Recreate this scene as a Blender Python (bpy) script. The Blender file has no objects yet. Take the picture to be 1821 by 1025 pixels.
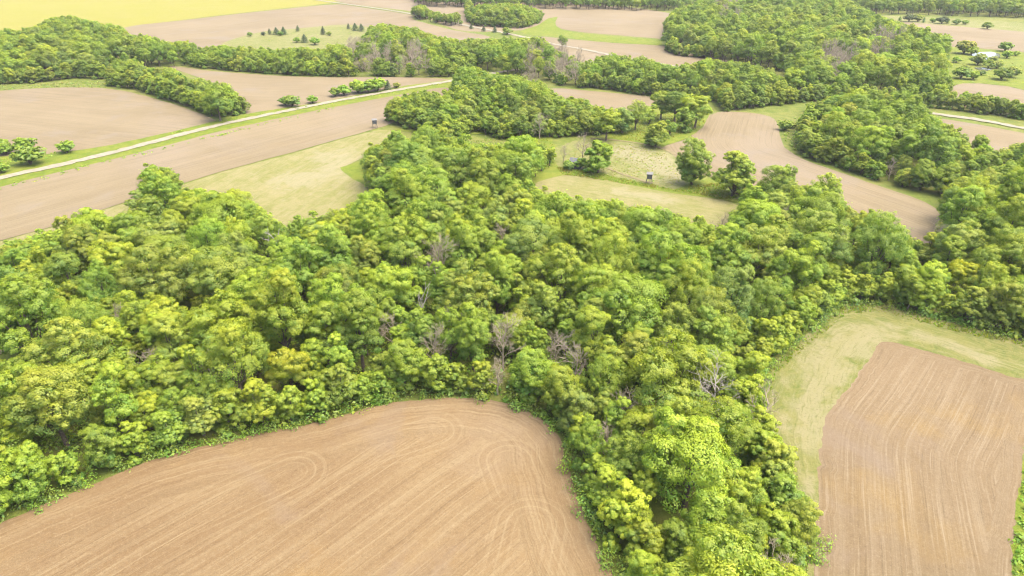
import bpy, bmesh, math, random
import numpy as np
from mathutils import Vector
from mathutils.geometry import delaunay_2d_cdt

random.seed(7)
rng = np.random.default_rng(11)
scene = bpy.context.scene
C = scene.collection

# ------------------------------------------------------------------ camera, sky, sun, exposure
CAM_H, PITCH, FPX, PW, PH = 90.0, math.radians(28.0), 1230.0, 1821.0, 1025.0
cam_d = bpy.data.cameras.new("camera")
cam_d.sensor_width = 36.0
cam_d.lens = 36.0 * FPX / PW
cam_d.clip_start, cam_d.clip_end = 1.0, 12000.0
cam = bpy.data.objects.new("camera", cam_d)
cam.location = (0, 0, CAM_H)
cam.rotation_euler = (math.pi / 2 - PITCH, 0, 0)
C.objects.link(cam)
scene.camera = cam

SUN_EL, SUN_AZ = math.radians(68), math.radians(98)      # azimuth clockwise from +Y (north)
world = bpy.data.worlds.new("World")
scene.world = world
world.use_nodes = True
wn = world.node_tree
sky = wn.nodes.new("ShaderNodeTexSky")
sky.sky_type = 'NISHITA'
sky.sun_disc = False
sky.sun_elevation = SUN_EL
sky.sun_rotation = SUN_AZ
sky.air_density, sky.dust_density, sky.ozone_density = 0.8, 6.0, 0.5
wn.nodes["Background"].inputs["Strength"].default_value = 0.15
wn.links.new(sky.outputs[0], wn.nodes["Background"].inputs["Color"])

sun_d = bpy.data.lights.new("sun", 'SUN')
sun_d.energy = 1.5
sun_d.angle = math.radians(70)
sun_d.color = (1.0, 0.93, 0.80)
sun = bpy.data.objects.new("sun", sun_d)
sdir = Vector((math.sin(SUN_AZ) * math.cos(SUN_EL), math.cos(SUN_AZ) * math.cos(SUN_EL), math.sin(SUN_EL)))
sun.rotation_euler = sdir.to_track_quat('Z', 'Y').to_euler()
sun.location = (200, 100, 300)
C.objects.link(sun)

vs = scene.view_settings
vs.view_transform, vs.look, vs.exposure, vs.gamma = 'Standard', 'None', 2.15, 1.0
vs.use_curve_mapping = False
scene.cycles.use_denoising = True
scene.cycles.filter_width = 1.2

# ------------------------------------------------------------------ picture <-> ground survey
cp, sp = math.cos(PITCH), math.sin(PITCH)

def P(px, py, z=0.0):
    """point of the plane at height z seen at a place of the survey photograph"""
    a, b = (px - PW / 2) / FPX, -(py - PH / 2) / FPX
    d = (a, cp + b * sp, -sp + b * cp)
    t = (CAM_H - z) / -d[2]
    return (d[0] * t, d[1] * t)

def proj(x, y, z):
    dz = z - CAM_H
    depth = y * cp - dz * sp
    up = y * sp + dz * cp
    return PW / 2 + FPX * x / depth, PH / 2 - FPX * up / depth

def inside(poly, x, y):
    poly = np.asarray(poly, float)
    x, y = np.atleast_1d(x).astype(float), np.atleast_1d(y).astype(float)
    r = np.zeros(x.shape, bool)
    n = len(poly)
    for i in range(n):
        x0, y0 = poly[i - 1]
        x1, y1 = poly[i]
        if y0 == y1:
            continue
        c = (y0 > y) != (y1 > y)
        r ^= c & (x < (x1 - x0) * (y - y0) / (y1 - y0) + x0)
    return r

def seg_dist(pts, line):
    """distance of points to a polyline and the signed side and along-coordinate"""
    pts = np.asarray(pts, float)
    best = np.full(len(pts), 1e9); side = np.ones(len(pts)); along = np.zeros(len(pts)); acc = 0.0
    for (a, b) in zip(line[:-1], line[1:]):
        a, b = np.array(a), np.array(b)
        v = b - a; L = np.hypot(*v)
        if L < 1e-6: continue
        t = np.clip(((pts - a) @ v) / (L * L), 0, 1)
        q = a + t[:, None] * v
        d = np.hypot(*(pts - q).T)
        m = d < best
        cr = v[0] * (pts[:, 1] - a[1]) - v[1] * (pts[:, 0] - a[0])
        best[m] = d[m]; side[m] = np.sign(cr[m]); along[m] = acc + t[m] * L
        acc += L
    return best, side, along

def smooth(pts, closed=True, step=3.0, jit=0.0, seed=0):
    """Catmull-Rom through ground points, resampled, with a ragged edge"""
    r = np.random.default_rng(seed)
    p = [np.array(q, float) for q in pts]
    n = len(p); out = []
    last = n if closed else n - 1
    for i in range(last):
        p0 = p[(i - 1) % n] if closed or i > 0 else p[i]
        p1, p2 = p[i], p[(i + 1) % n]
        p3 = p[(i + 2) % n] if closed or i + 2 < n else p2
        k = max(1, min(60, int(np.hypot(*(p2 - p1)) / step)))
        for j in range(k):
            t = j / k
            out.append(0.5 * ((2 * p1) + (-p0 + p2) * t + (2 * p0 - 5 * p1 + 4 * p2 - p3) * t * t + (-p0 + 3 * p1 - 3 * p2 + p3) * t ** 3))
    if not closed: out.append(p[-1])
    out = np.array(out)
    if jit:
        out += r.normal(0, jit, out.shape)
    return out

# ------------------------------------------------------------------ object helpers
def tag(o, label=None, cat=None, group=None, kind=None):
    if label: o['label'] = label
    if cat: o['category'] = cat
    if group: o['group'] = group
    if kind: o['kind'] = kind
    return o

def link(o, parent=None):
    C.objects.link(o)
    if parent is not None: o.parent = parent
    return o

def empty(name, loc, rz=0.0, scale=1.0):
    o = bpy.data.objects.new(name, None)
    o.empty_display_size = 0.5
    o.location = loc; o.rotation_euler = (0, 0, rz)
    o.scale = (scale,) * 3 if np.isscalar(scale) else scale
    return link(o)

def mesh_np(name, V, F, mats, attrs=None, fm=None, shade=False):
    """mesh from arrays; F is (n,3) or (n,4)"""
    m = bpy.data.meshes.new(name)
    V = np.ascontiguousarray(V, dtype=np.float32); F = np.ascontiguousarray(F, dtype=np.int32)
    k = F.shape[1]
    m.vertices.add(len(V)); m.vertices.foreach_set("co", V.ravel())
    m.loops.add(F.size); m.loops.foreach_set("vertex_index", F.ravel())
    m.polygons.add(len(F)); m.polygons.foreach_set("loop_start", np.arange(0, F.size, k, dtype=np.int32))
    if fm is not None: m.polygons.foreach_set("material_index", np.asarray(fm, np.int32))
    for mt in mats if isinstance(mats, (list, tuple)) else [mats]: m.materials.append(mt)
    for an, (typ, data) in (attrs or {}).items():
        a = m.attributes.new(an, typ, 'POINT')
        a.data.foreach_set("color" if typ == 'FLOAT_COLOR' else "value", np.ascontiguousarray(data, dtype=np.float32).ravel())
    m.update(calc_edges=True)
    if shade: m.polygons.foreach_set("use_smooth", np.ones(len(F), bool))
    return m

class MB:
    def __init__(self): self.v, self.f = [], []
    def box(self, x0, y0, z0, x1, y1, z1):
        b = len(self.v)
        self.v += [(x0, y0, z0), (x1, y0, z0), (x1, y1, z0), (x0, y1, z0), (x0, y0, z1), (x1, y0, z1), (x1, y1, z1), (x0, y1, z1)]
        for q in ((0, 3, 2, 1), (4, 5, 6, 7), (0, 1, 5, 4), (1, 2, 6, 5), (2, 3, 7, 6), (3, 0, 4, 7)): self.f.append([b + i for i in q])
        return self
    def poly(self, pts):
        b = len(self.v); self.v += [tuple(p) for p in pts]; self.f.append(list(range(b, b + len(pts)))); return self
    def tube(self, path, radii, n=6, cap=True):
        path = [Vector(p) for p in path]; b = len(self.v); k = len(path)
        ref = Vector((0.31, 0.95, 0.07))
        for i, p in enumerate(path):
            t = (path[min(i + 1, k - 1)] - path[max(i - 1, 0)]).normalized()
            u = t.cross(ref)
            if u.length < 1e-3: u = t.cross(Vector((1, 0, 0)))
            u.normalize(); w = t.cross(u)
            for j in range(n):
                a = 2 * math.pi * j / n
                self.v.append(tuple(p + (u * math.cos(a) + w * math.sin(a)) * radii[i]))
        for i in range(k - 1):
            for j in range(n):
                a0, a1 = b + i * n + j, b + i * n + (j + 1) % n
                self.f.append([a0, a1, a1 + n, a0 + n])
        if cap:
            self.f.append([b + (k - 1) * n + j for j in range(n)])
        return self
    def mesh(self, name, mat):
        m = bpy.data.meshes.new(name); m.from_pydata(self.v, [], self.f); m.materials.append(mat); m.update(); return m
    def build(self, name, mat, parent=None):
        return link(bpy.data.objects.new(name, self.mesh(name, mat)), parent)

# ------------------------------------------------------------------ materials
def new_mat(name):
    m = bpy.data.materials.new(name); m.use_nodes = True
    nt = m.node_tree
    for n in list(nt.nodes):
        if n.type == 'BSDF_PRINCIPLED': b = n
    b.inputs['Roughness'].default_value = 0.9
    b.inputs['Specular IOR Level'].default_value = 0.15
    return m, nt, b

class G:
    """short-hand for building node graphs"""
    def __init__(s, nt): s.nt = nt
    def n(s, t, **kw):
        nd = s.nt.nodes.new("ShaderNode" + t)
        for k, v in kw.items(): setattr(nd, k, v)
        return nd
    def set(s, sock, v):
        if isinstance(v, bpy.types.NodeSocket): s.nt.links.new(v, sock)
        elif v is not None: sock.default_value = v if not isinstance(v, tuple) or len(v) != 3 or sock.type != 'RGBA' else (*v, 1)
    def math(s, op, a, b=None, c=None, clamp=False):
        nd = s.n("Math", operation=op, use_clamp=clamp)
        for i, v in enumerate((a, b, c)):
            if v is not None: s.set(nd.inputs[i], v)
        return nd.outputs[0]
    def attr(s, name): return s.n("Attribute", attribute_name=name).outputs['Fac']
    def pos(s): return s.n("NewGeometry").outputs['Position']
    def xyz(s, x, y, z=0.0):
        nd = s.n("CombineXYZ"); s.set(nd.inputs[0], x); s.set(nd.inputs[1], y); s.set(nd.inputs[2], z); return nd.outputs[0]
    def noise(s, vec, scale, detail=3.0, rough=0.55, dist=0.0):
        nd = s.n("TexNoise"); s.set(nd.inputs['Vector'], vec)
        nd.inputs['Scale'].default_value = scale; nd.inputs['Detail'].default_value = detail
        nd.inputs['Roughness'].default_value = rough; nd.inputs['Distortion'].default_value = dist
        return nd.outputs['Fac']
    def ramp(s, fac, lo, hi, a=0.0, b=1.0):
        nd = s.n("MapRange", interpolation_type='SMOOTHSTEP'); s.set(nd.inputs[0], fac)
        for i, v in zip((1, 2, 3, 4), (lo, hi, a, b)): nd.inputs[i].default_value = v
        return nd.outputs[0]
    def mix(s, fac, a, b, mode='MIX'):
        nd = s.n("Mix", data_type='RGBA', blend_type=mode, clamp_factor=True)
        s.set(nd.inputs[0], fac); s.set(nd.inputs[6], a); s.set(nd.inputs[7], b)
        return nd.outputs[2]
    def bump(s, h, strength, dist=1.0):
        nd = s.n("Bump"); nd.inputs['Strength'].default_value = strength; nd.inputs['Distance'].default_value = dist
        s.set(nd.inputs['Height'], h); return nd.outputs[0]

def soil_material(name, dark, light, straw, patch, f_row=1.0, headland=0.0, wob=2.2):
    m, nt, b = new_mat(name); g = G(nt)
    furrow = tuple(c * 0.66 for c in dark)
    pos = g.pos()
    warp = g.math('MULTIPLY', g.math('SUBTRACT', g.noise(pos, 0.035, 1), 0.5), wob)
    row = g.math('ADD', g.attr('row'), warp); along = g.attr('along')
    if headland:
        edge = g.math('ADD', g.attr('edge'), g.math('MULTIPLY', warp, 0.4))
        hm = g.ramp(g.attr('edge'), headland - 1.5, headland + 1.0, 1.0, 0.0)
        nr = g.n("Mix", data_type='FLOAT'); g.set(nr.inputs[0], hm); g.set(nr.inputs[2], row); g.set(nr.inputs[3], edge); 
        row2 = nr.outputs[0]
        along2 = g.attr('edge_along')
        na = g.n("Mix", data_type='FLOAT'); g.set(na.inputs[0], g.math('GREATER_THAN', hm, 0.5)); g.set(na.inputs[2], along); g.set(na.inputs[3], along2)
        along = na.outputs[0]; row = row2
    fine = g.noise(g.xyz(g.math('MULTIPLY', row, 1.9 * f_row), g.math('MULTIPLY', along, 0.028 * f_row)), 1.0, 4, 0.75)
    mid = g.noise(g.xyz(g.math('MULTIPLY', row, 0.36 * f_row), g.math('MULTIPLY', along, 0.008)), 1.0, 2, 0.5)
    big = g.noise(pos, 0.018, 4, 0.55, 0.4)
    gr = g.noise(pos, 1.15, 6, 0.85)
    col = g.mix(g.ramp(big, 0.32, 0.68), dark, light)
    col = g.mix(g.math('MULTIPLY', g.ramp(g.noise(pos, 0.05, 3), 0.52, 0.75), 0.65), col, patch)
    col = g.mix(g.ramp(g.noise(pos, 0.011, 5, 0.6, 0.8), 0.50, 0.66, 0.0, 0.55), col, tuple(0.88 * c + 0.008 for c in straw[:2]) + (straw[2] * 1.12,))
    col = g.mix(g.ramp(g.noise(pos, 0.02, 5, 0.65, 1.0), 0.30, 0.44, 0.40, 0.0), col, dark)
    col = g.mix(g.ramp(mid, 0.45, 0.72, 0.0, 0.35), col, straw)
    col = g.mix(g.ramp(mid, 0.28, 0.5, 0.28, 0.0), col, dark)
    col = g.mix(g.ramp(fine, 0.50, 0.68, 0.0, 0.62), col, straw)
    col = g.mix(g.ramp(fine, 0.30, 0.48, 0.60, 0.0), col, furrow)
    g2 = g.noise(pos, 3.6, 3, 0.8)
    col = g.mix(g.ramp(g2, 0.54, 0.70, 0.0, 0.50), col, straw)
    col = g.mix(g.ramp(g2, 0.30, 0.46, 0.50, 0.0), col, furrow)
    col = g.mix(g.ramp(g.noise(pos, 0.028, 5, 0.62, 0.9), 0.54, 0.68, 0.0, 0.55), col, (light[0] * 0.93, light[1] * 0.99, light[2] * 1.28))
    col = g.mix(g.ramp(gr, 0.52, 0.72, 0.0, 0.55), col, straw)
    col = g.mix(g.ramp(gr, 0.28, 0.47, 0.60, 0.0), col, furrow)
    # turning passes of the drill: concentric wheel marks
    if headland:
        lp = g.noise(g.xyz(g.math('MULTIPLY', g.attr('loop'), 2.0), g.math('MULTIPLY', g.noise(pos, 0.12, 2), 0.6)), 1.0, 2, 0.5)
        lm = g.math('MULTIPLY', g.attr('loop_mask'), g.ramp(lp, 0.50, 0.66, 0.0, 0.42))
        col = g.mix(lm, col, straw)
        lm2 = g.math('MULTIPLY', g.attr('loop_mask'), g.ramp(lp, 0.34, 0.48, 0.3, 0.0))
        col = g.mix(lm2, col, dark)
    g.set(b.inputs['Base Color'], col)
    h = g.math('ADD', g.math('MULTIPLY', fine, 0.6), g.math('MULTIPLY', gr, 0.5))
    g.set(b.inputs['Normal'], g.bump(h, 0.5, 0.22))
    return m

def grass_material(name, a, bcol, dry, dry_amt=0.5, swirl=0.0, row_amt=0.0, scale=1.0, pale=None):
    m, nt, b = new_mat(name); g = G(nt)
    pos = g.pos()
    big = g.noise(pos, 0.03 * scale, 5, 0.6, swirl)
    med = g.noise(pos, 0.22 * scale, 5, 0.65, swirl * 1.5)
    fine = g.noise(pos, 1.9, 5, 0.75, 0.3)
    col = g.mix(g.ramp(med, 0.35, 0.65), a, bcol)
    col = g.mix(g.math('MULTIPLY', g.ramp(g.math('ADD', g.math('MULTIPLY', big, 0.6), g.math('MULTIPLY', med, 0.4)), 0.42, 0.62), dry_amt), col, dry)
    if pale is not None:
        col = g.mix(g.ramp(g.math('ADD', g.math('MULTIPLY', g.noise(pos, 0.09 * scale, 6, 0.7, 1.2), 0.75), g.math('MULTIPLY', g.attr('worn'), 0.28)), 0.46, 0.64, 0.0, 0.85), col, pale)
    if row_amt:
        s2 = g.noise(g.xyz(g.math('ADD', g.math('MULTIPLY', g.attr('row'), 1.5), g.math('MULTIPLY', g.noise(pos, 0.11, 3), 5.0)), g.math('MULTIPLY', g.attr('along'), 0.09)), 1.0, 4, 0.75)
        col = g.mix(g.ramp(s2, 0.50, 0.66, 0.0, 0.6), col, pale if pale is not None else dry)
        col = g.mix(g.ramp(s2, 0.32, 0.47, 0.7, 0.0), col, tuple(c * 0.85 for c in a))
        st = g.noise(g.xyz(g.math('MULTIPLY', g.attr('row'), 0.33), g.math('MULTIPLY', g.attr('along'), 0.012)), 1.0, 4, 0.7)
        col = g.mix(g.ramp(st, 0.45, 0.66, 0.0, row_amt), col, dry)
        col = g.mix(g.ramp(st, 0.32, 0.48, row_amt * 0.8, 0.0), col, a)
    col = g.mix(g.ramp(fine, 0.28, 0.48, 0.55, 0.0), col, tuple(c * 0.55 for c in a))
    col = g.mix(g.ramp(fine, 0.55, 0.75, 0.0, 0.35), col, dry)
    g.set(b.inputs['Base Color'], col)
    g.set(b.inputs['Normal'], g.bump(g.math('ADD', fine, med), 0.7, 0.35))
    return m

def leaf_material(name, own_colour):
    """crown foliage: the tint of the tree times leaf-to-leaf variation and painted top light"""
    m, nt, b = new_mat(name); g = G(nt)
    nt.nodes.remove(b)
    out = [n for n in nt.nodes if n.type == 'OUTPUT_MATERIAL'][0]
    tint = g.n("Attribute", attribute_name='tint', attribute_type='INSTANCER' if own_colour else 'GEOMETRY').outputs['Color']
    tone = g.attr('tone')                       # dull to pale: random per leaf, plus sunlit yellow painted up the crown
    pale_lit = g.mix(1.0, tint, (1.50, 1.26, 0.75), 'MULTIPLY')
    dull_shaded = g.mix(1.0, tint, (0.58, 0.80, 1.0), 'MULTIPLY')
    col = g.mix(tone, dull_shaded, pale_lit)
    d = g.n("BsdfDiffuse"); t = g.n("BsdfTranslucent"); gl = g.n("BsdfGlossy")
    g.set(d.inputs['Color'], col)
    g.set(t.inputs['Color'], g.mix(1.0, col, (1.05, 1.1, 0.55), 'MULTIPLY'))
    mx = g.n("MixShader"); g.set(mx.inputs[0], g.math("MULTIPLY", g.math("GREATER_THAN", tone, 0.001), 0.48))
    nt.links.new(d.outputs[0], mx.inputs[1]); nt.links.new(t.outputs[0], mx.inputs[2])
    gl.inputs['Roughness'].default_value = 0.55; gl.inputs['Color'].default_value = (1, 1, 1, 1)
    mx2 = g.n("MixShader"); mx2.inputs[0].default_value = 0.018
    nt.links.new(mx.outputs[0], mx2.inputs[1]); nt.links.new(gl.outputs[0], mx2.inputs[2])
    nt.links.new(mx2.outputs[0], out.inputs[0])
    return m

def plain_material(name, col, var=0.25, scale=3.0, rough=0.85):
    m, nt, b = new_mat(name); g = G(nt)
    n = g.noise(g.n("TexCoord").outputs['Object'], scale, 5, 0.65)
    g.set(b.inputs['Base Color'], g.mix(g.ramp(n, 0.3, 0.7), tuple(c * (1 - var) for c in col), tuple(min(1, c * (1 + var)) for c in col)))
    b.inputs['Roughness'].default_value = rough
    g.set(b.inputs['Normal'], g.bump(n, 0.4, 0.05))
    return m

TAN_D, TAN_L, STRAW, PATCH = (0.100, 0.065, 0.031), (0.124, 0.086, 0.043), (0.161, 0.124, 0.069), (0.134, 0.084, 0.031)
M_soil_front = soil_material("tilled_soil_front", TAN_D, TAN_L, STRAW, PATCH, 1.0, 11.0)
M_soil_right = soil_material("tilled_soil_right", (0.095, 0.068, 0.036), (0.118, 0.086, 0.048), (0.154, 0.124, 0.079), (0.130, 0.086, 0.029), 1.15, 2.5, 0.7)
M_soil_far = soil_material("tilled_soil_far", (0.110, 0.087, 0.049), (0.135, 0.108, 0.064), (0.148, 0.120, 0.074), (0.132, 0.101, 0.057), 0.6)
M_grass = grass_material("rough_grass", (0.062, 0.085, 0.013), (0.090, 0.111, 0.018), (0.130, 0.122, 0.035), 0.6)
M_lush = grass_material("lush_grass", (0.069, 0.099, 0.008), (0.100, 0.120, 0.012), (0.124, 0.127, 0.022), 0.35)
M_hay = grass_material("cut_hay", (0.107, 0.110, 0.029), (0.127, 0.123, 0.041), (0.155, 0.138, 0.063), 0.75, 0.6, 0.55, 1.0, (0.162, 0.148, 0.086))
M_hay_right = grass_material("cut_hay_tousled", (0.074, 0.089, 0.019), (0.102, 0.103, 0.026), (0.126, 0.117, 0.042), 0.6, 1.4, 0.25, 1.0, (0.151, 0.136, 0.072))
M_meadow = grass_material("weedy_meadow", (0.086, 0.102, 0.022), (0.118, 0.119, 0.037), (0.146, 0.136, 0.060), 0.7, 0.8, 0.0, 2.0, (0.157, 0.144, 0.082))
M_yellow = grass_material("yellow_crop", (0.136, 0.132, 0.015), (0.146, 0.140, 0.020), (0.154, 0.140, 0.038), 0.4, 0.0, 0.6)
M_forest_floor = grass_material("woodland_floor", (0.05, 0.075, 0.02), (0.08, 0.09, 0.03), (0.14, 0.11, 0.06), 0.5)
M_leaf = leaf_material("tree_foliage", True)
M_leaf_mass = leaf_material("massed_foliage", False)
M_bark = plain_material("grey_brown_bark", (0.105, 0.084, 0.065), 0.35, 4)
M_dead = plain_material("weathered_dead_wood", (0.235, 0.200, 0.145), 0.2, 4)
M_bleach = plain_material("bleached_dead_wood", (0.260, 0.239, 0.205), 0.15, 4)
M_gravel = plain_material("road_gravel", (0.161, 0.149, 0.108), 0.15, 0.4)
M_track = plain_material("bare_track", (0.124, 0.105, 0.053), 0.2, 0.4)
M_dark_panel = plain_material("dark_painted_panel", (0.07, 0.075, 0.075), 0.3)
M_white_roof = plain_material("white_sheet_roof", (0.12, 0.12, 0.115), 0.08)
M_timber = plain_material("weathered_timber", (0.099, 0.093, 0.081), 0.25)
M_tin = plain_material("grey_tin", (0.093, 0.096, 0.105), 0.2)
M_rust = plain_material("rusty_roof", (0.105, 0.071, 0.056), 0.3)

wm, wnt, wb = new_mat("pond_water")
wb.inputs['Base Color'].default_value = (0.10, 0.11, 0.09, 1); wb.inputs['Roughness'].default_value = 0.08; wb.inputs['Specular IOR Level'].default_value = 0.5
gw = G(wnt); gw.set(wb.inputs['Normal'], gw.bump(gw.noise(gw.pos(), 0.8, 3), 0.08, 0.1))

# ------------------------------------------------------------------ ground
ground = bpy.data.objects.new("ground", bpy.data.meshes.new("ground"))
bm = bmesh.new()
bmesh.ops.create_grid(bm, x_segments=24, y_segments=24, size=7000)
bm.to_mesh(ground.data); bm.free(); ground.data.materials.append(M_grass)
tag(link(ground), kind='structure')

LAYER = [0]
def sheet(name, px_poly, mat, guide=None, step=None, loops=(), worn=(), edge_jit=0.25, level=None, smooth_it=True, bpts=None):
    """a flat patch of land with the direction of its rows stored per point"""
    gp = [P(*q) for q in px_poly] if bpts is None else bpts
    dist = min(math.hypot(*q) for q in gp)
    st = step or max(1.2, dist / 60)
    ring = smooth(gp, True, st * 1.3, min(edge_jit, st * 0.2), len(bpy.data.objects)) if smooth_it else np.array(gp)
    x0, y0 = ring.min(0); x1, y1 = ring.max(0)
    nx = max(2, min(220, int((x1 - x0) / st))); ny = max(2, min(220, int((y1 - y0) / st)))
    X, Y = np.meshgrid(np.linspace(x0, x1, nx), np.linspace(y0, y1, ny))
    X = X.ravel(); Y = Y.ravel()
    ins = inside(ring, X, Y)
    pts = np.stack([X[ins], Y[ins]], 1)
    if len(pts):
        d, _, _ = seg_dist(pts, list(ring) + [ring[0]])
        pts = pts[d > st * 0.45]
    verts = [Vector(p) for p in ring] + [Vector(p) for p in pts]
    n = len(ring)
    vv, ee, ff, *_ = delaunay_2d_cdt(verts, [], [list(range(n))], 1, 1e-4)
    LAYER[0] += 1
    z = 0.02 + 0.006 * LAYER[0] if level is None else level
    V = np.array([(v[0], v[1], z) for v in vv])
    tri = []
    for f in ff:
        for k in range(1, len(f) - 1): tri.append((f[0], f[k], f[k + 1]))
    F = np.array(tri)
    a, b_, c_ = V[F[:, 0]], V[F[:, 1]], V[F[:, 2]]
    flip = ((b_ - a)[:, 0] * (c_ - a)[:, 1] - (b_ - a)[:, 1] * (c_ - a)[:, 0]) < 0
    F[flip] = F[flip][:, ::-1]
    xy = V[:, :2]
    attrs = {}
    gl = [P(*q) for q in guide] if guide else [P(0, 318), P(800, 145)]
    if len(gl) == 2:
        u = np.array(gl[1]) - np.array(gl[0]); u /= np.hypot(*u)
        attrs['row'] = ('FLOAT', -(xy[:, 0] * u[1] - xy[:, 1] * u[0])); attrs['along'] = ('FLOAT', xy @ u)
    else:
        line = smooth(gl, False, 2.0)
        e0 = line[0] + (line[0] - line[1]) * 60; e1 = line[-1] + (line[-1] - line[-2]) * 60
        d, s, al = seg_dist(xy, [e0] + list(line) + [e1])
        attrs['row'] = ('FLOAT', d * s); attrs['along'] = ('FLOAT', al)
    d, _, al = seg_dist(xy, list(ring) + [ring[0]])
    attrs['edge'] = ('FLOAT', d); attrs['edge_along'] = ('FLOAT', al)
    lo = np.full(len(xy), 99.0); lm = np.zeros(len(xy))
    for (axis, rad) in loops:
        q = [P(*t) for t in axis]
        d, _, al = seg_dist(xy, q)
        tot = sum(math.dist(q[i], q[i + 1]) for i in range(len(q) - 1))
        w = np.clip((rad - d) / 2.0, 0, 1) * np.clip((d - rad * 0.12) / 1.5, 0, 1)
        w *= np.clip((tot - al) / (tot * 0.8), 0, 1) ** 0.6            # marks fade where the pass straightens out
        m = w > lm
        lo[m] = d[m]; lm[m] = w[m]
    pw = np.zeros(len(xy))
    for (axis, rad) in worn:
        d, _, _ = seg_dist(xy, [P(*t) for t in axis])
        pw = np.maximum(pw, np.clip(1 - d / rad, 0, 1))
    attrs['worn'] = ('FLOAT', pw)
    attrs['loop'] = ('FLOAT', lo); attrs['loop_mask'] = ('FLOAT', lm)
    o = bpy.data.objects.new(name, mesh_np(name, V, F, mat, attrs))
    return tag(link(o), kind='structure')

def ribbon(name, px_line, width, mat, level, jit=0.15, step=4.0, seed=3):
    line = smooth([P(*q) for q in px_line], False, step)
    r = np.random.default_rng(seed)
    t = np.gradient(line, axis=0); t /= np.hypot(t[:, 0], t[:, 1])[:, None]
    nrm = np.stack([-t[:, 1], t[:, 0]], 1)
    wl = width / 2 + r.normal(0, jit, len(line)); wr = width / 2 + r.normal(0, jit, len(line))
    L, R = line + nrm * wl[:, None], line - nrm * wr[:, None]
    V = np.concatenate([np.c_[L, np.full(len(L), level)], np.c_[R, np.full(len(R), level)]])
    n = len(line)
    F = np.array([(i, i + n, i + n + 1, i + 1) for i in range(n - 1)])
    z = np.zeros(len(V))
    at = {k: ('FLOAT', z) for k in ('row', 'along', 'edge', 'loop', 'loop_mask')}
    return tag(link(bpy.data.objects.new(name, mesh_np(name, V, F, mat, at))), kind='structure')

# --- the land, far to near
sheet("yellow_crop_field", [(-260, -16), (560, -16), (600, 2), (560, 9), (450, 21), (330, 35), (225, 50), (170, 70), (60, 75), (-260, 78)], M_yellow, [(0, 20), (600, 4)])
sheet("tilled_field", [(220, 50), (330, 36), (450, 22), (580, 9), (604, 8), (660, 16), (731, 27), (735, 35), (790, 50), (830, 58), (873, 66), (840, 76), (780, 74), (726, 60), (660, 52), (620, 44), (529, 51), (471, 56), (406, 73), (380, 95), (300, 95), (250, 75)], M_soil_far, [(220, 50), (580, 8)])
sheet("pasture", [(385, 90), (406, 73), (471, 56), (529, 51), (620, 44), (680, 54), (726, 66), (690, 95), (560, 105), (400, 105)], M_meadow)
sheet("tilled_field", [(590, -8), (780, -6), (1000, 4), (1100, 12), (1170, 20), (1215, 34), (1215, 76), (1180, 70), (1100, 63), (1040, 58), (998, 52), (985, 44), (960, 50), (900, 56), (830, 56), (790, 46), (735, 22), (660, 12), (604, 4)], M_soil_far, [(700, 10), (1170, 30)])
sheet("grass_waterway", [(925, 56), (955, 46), (975, 33), (992, 30), (988, 43), (1003, 54), (1040, 60), (1100, 65), (1180, 72), (1240, 80), (1240, 88), (1180, 81), (1090, 76), (1000, 67), (950, 64)], M_lush)
sheet("tilled_field", [(955, 66), (1000, 69), (1090, 77), (1180, 82), (1260, 92), (1300, 120), (1200, 125), (1100, 125), (1040, 112), (1000, 95)], M_soil_far, [(1000, 70), (1180, 84)])
sheet("tilled_field", [(980, 158), (1060, 163), (1160, 173), (1200, 182), (1200, 200), (1158, 200), (1100, 196), (1040, 192), (985, 180)], M_soil_far, [(985, 162), (1160, 180)])
sheet("pasture", [(1560, 28), (1700, 34), (1900, 48), (1900, 62), (1821, 58), (1700, 47), (1610, 40)], M_meadow)
sheet("tilled_field", [(1585, 40), (1700, 47), (1821, 57), (1950, 66), (1950, 102), (1821, 93), (1740, 86), (1660, 80), (1600, 62)], M_soil_far, [(1610, 42), (1821, 57)])
sheet("pasture", [(1640, 84), (1740, 88), (1821, 95), (1950, 105), (1950, 178), (1821, 160), (1790, 153), (1740, 148), (1700, 151), (1640, 150)], M_lush)
sheet("tilled_field", [(1690, 153), (1740, 149), (1790, 154), (1821, 161), (1950, 182), (1950, 225), (1821, 205), (1700, 188)], M_soil_far, [(1700, 155), (1821, 175)])
sheet("tilled_field", [(1600, 205), (1660, 210), (1740, 222), (1821, 238), (1950, 262), (1950, 300), (1821, 290), (1760, 275), (1650, 250)], M_soil_far, [(1650, 208), (1821, 236)])
sheet("tilled_field", [(-200, 172), (-60, 166), (60, 158), (120, 156), (180, 157), (220, 162), (260, 172), (300, 183), (340, 197), (370, 208), (384, 215), (330, 231), (270, 245), (200, 260), (140, 270), (80, 277), (0, 281), (-200, 290)], M_soil_far, [(0, 200), (300, 230)])
sheet("tilled_field", [(300, 118), (380, 127), (460, 133), (540, 137), (640, 138), (720, 138), (800, 142), (745, 151), (700, 160), (640, 172), (560, 186), (500, 197), (440, 206), (435, 185), (400, 160), (360, 140)], M_soil_far, [(340, 140), (700, 150)])
sheet("verge", [(-260, 330), (0, 279), (80, 275), (200, 258), (330, 229), (440, 203), (560, 184), (700, 157), (760, 148), (830, 137), (900, 125), (900, 135), (830, 152), (700, 173), (600, 192), (500, 212), (400, 234), (300, 260), (200, 286), (100, 310), (0, 335), (-260, 405)], M_lush)
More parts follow.
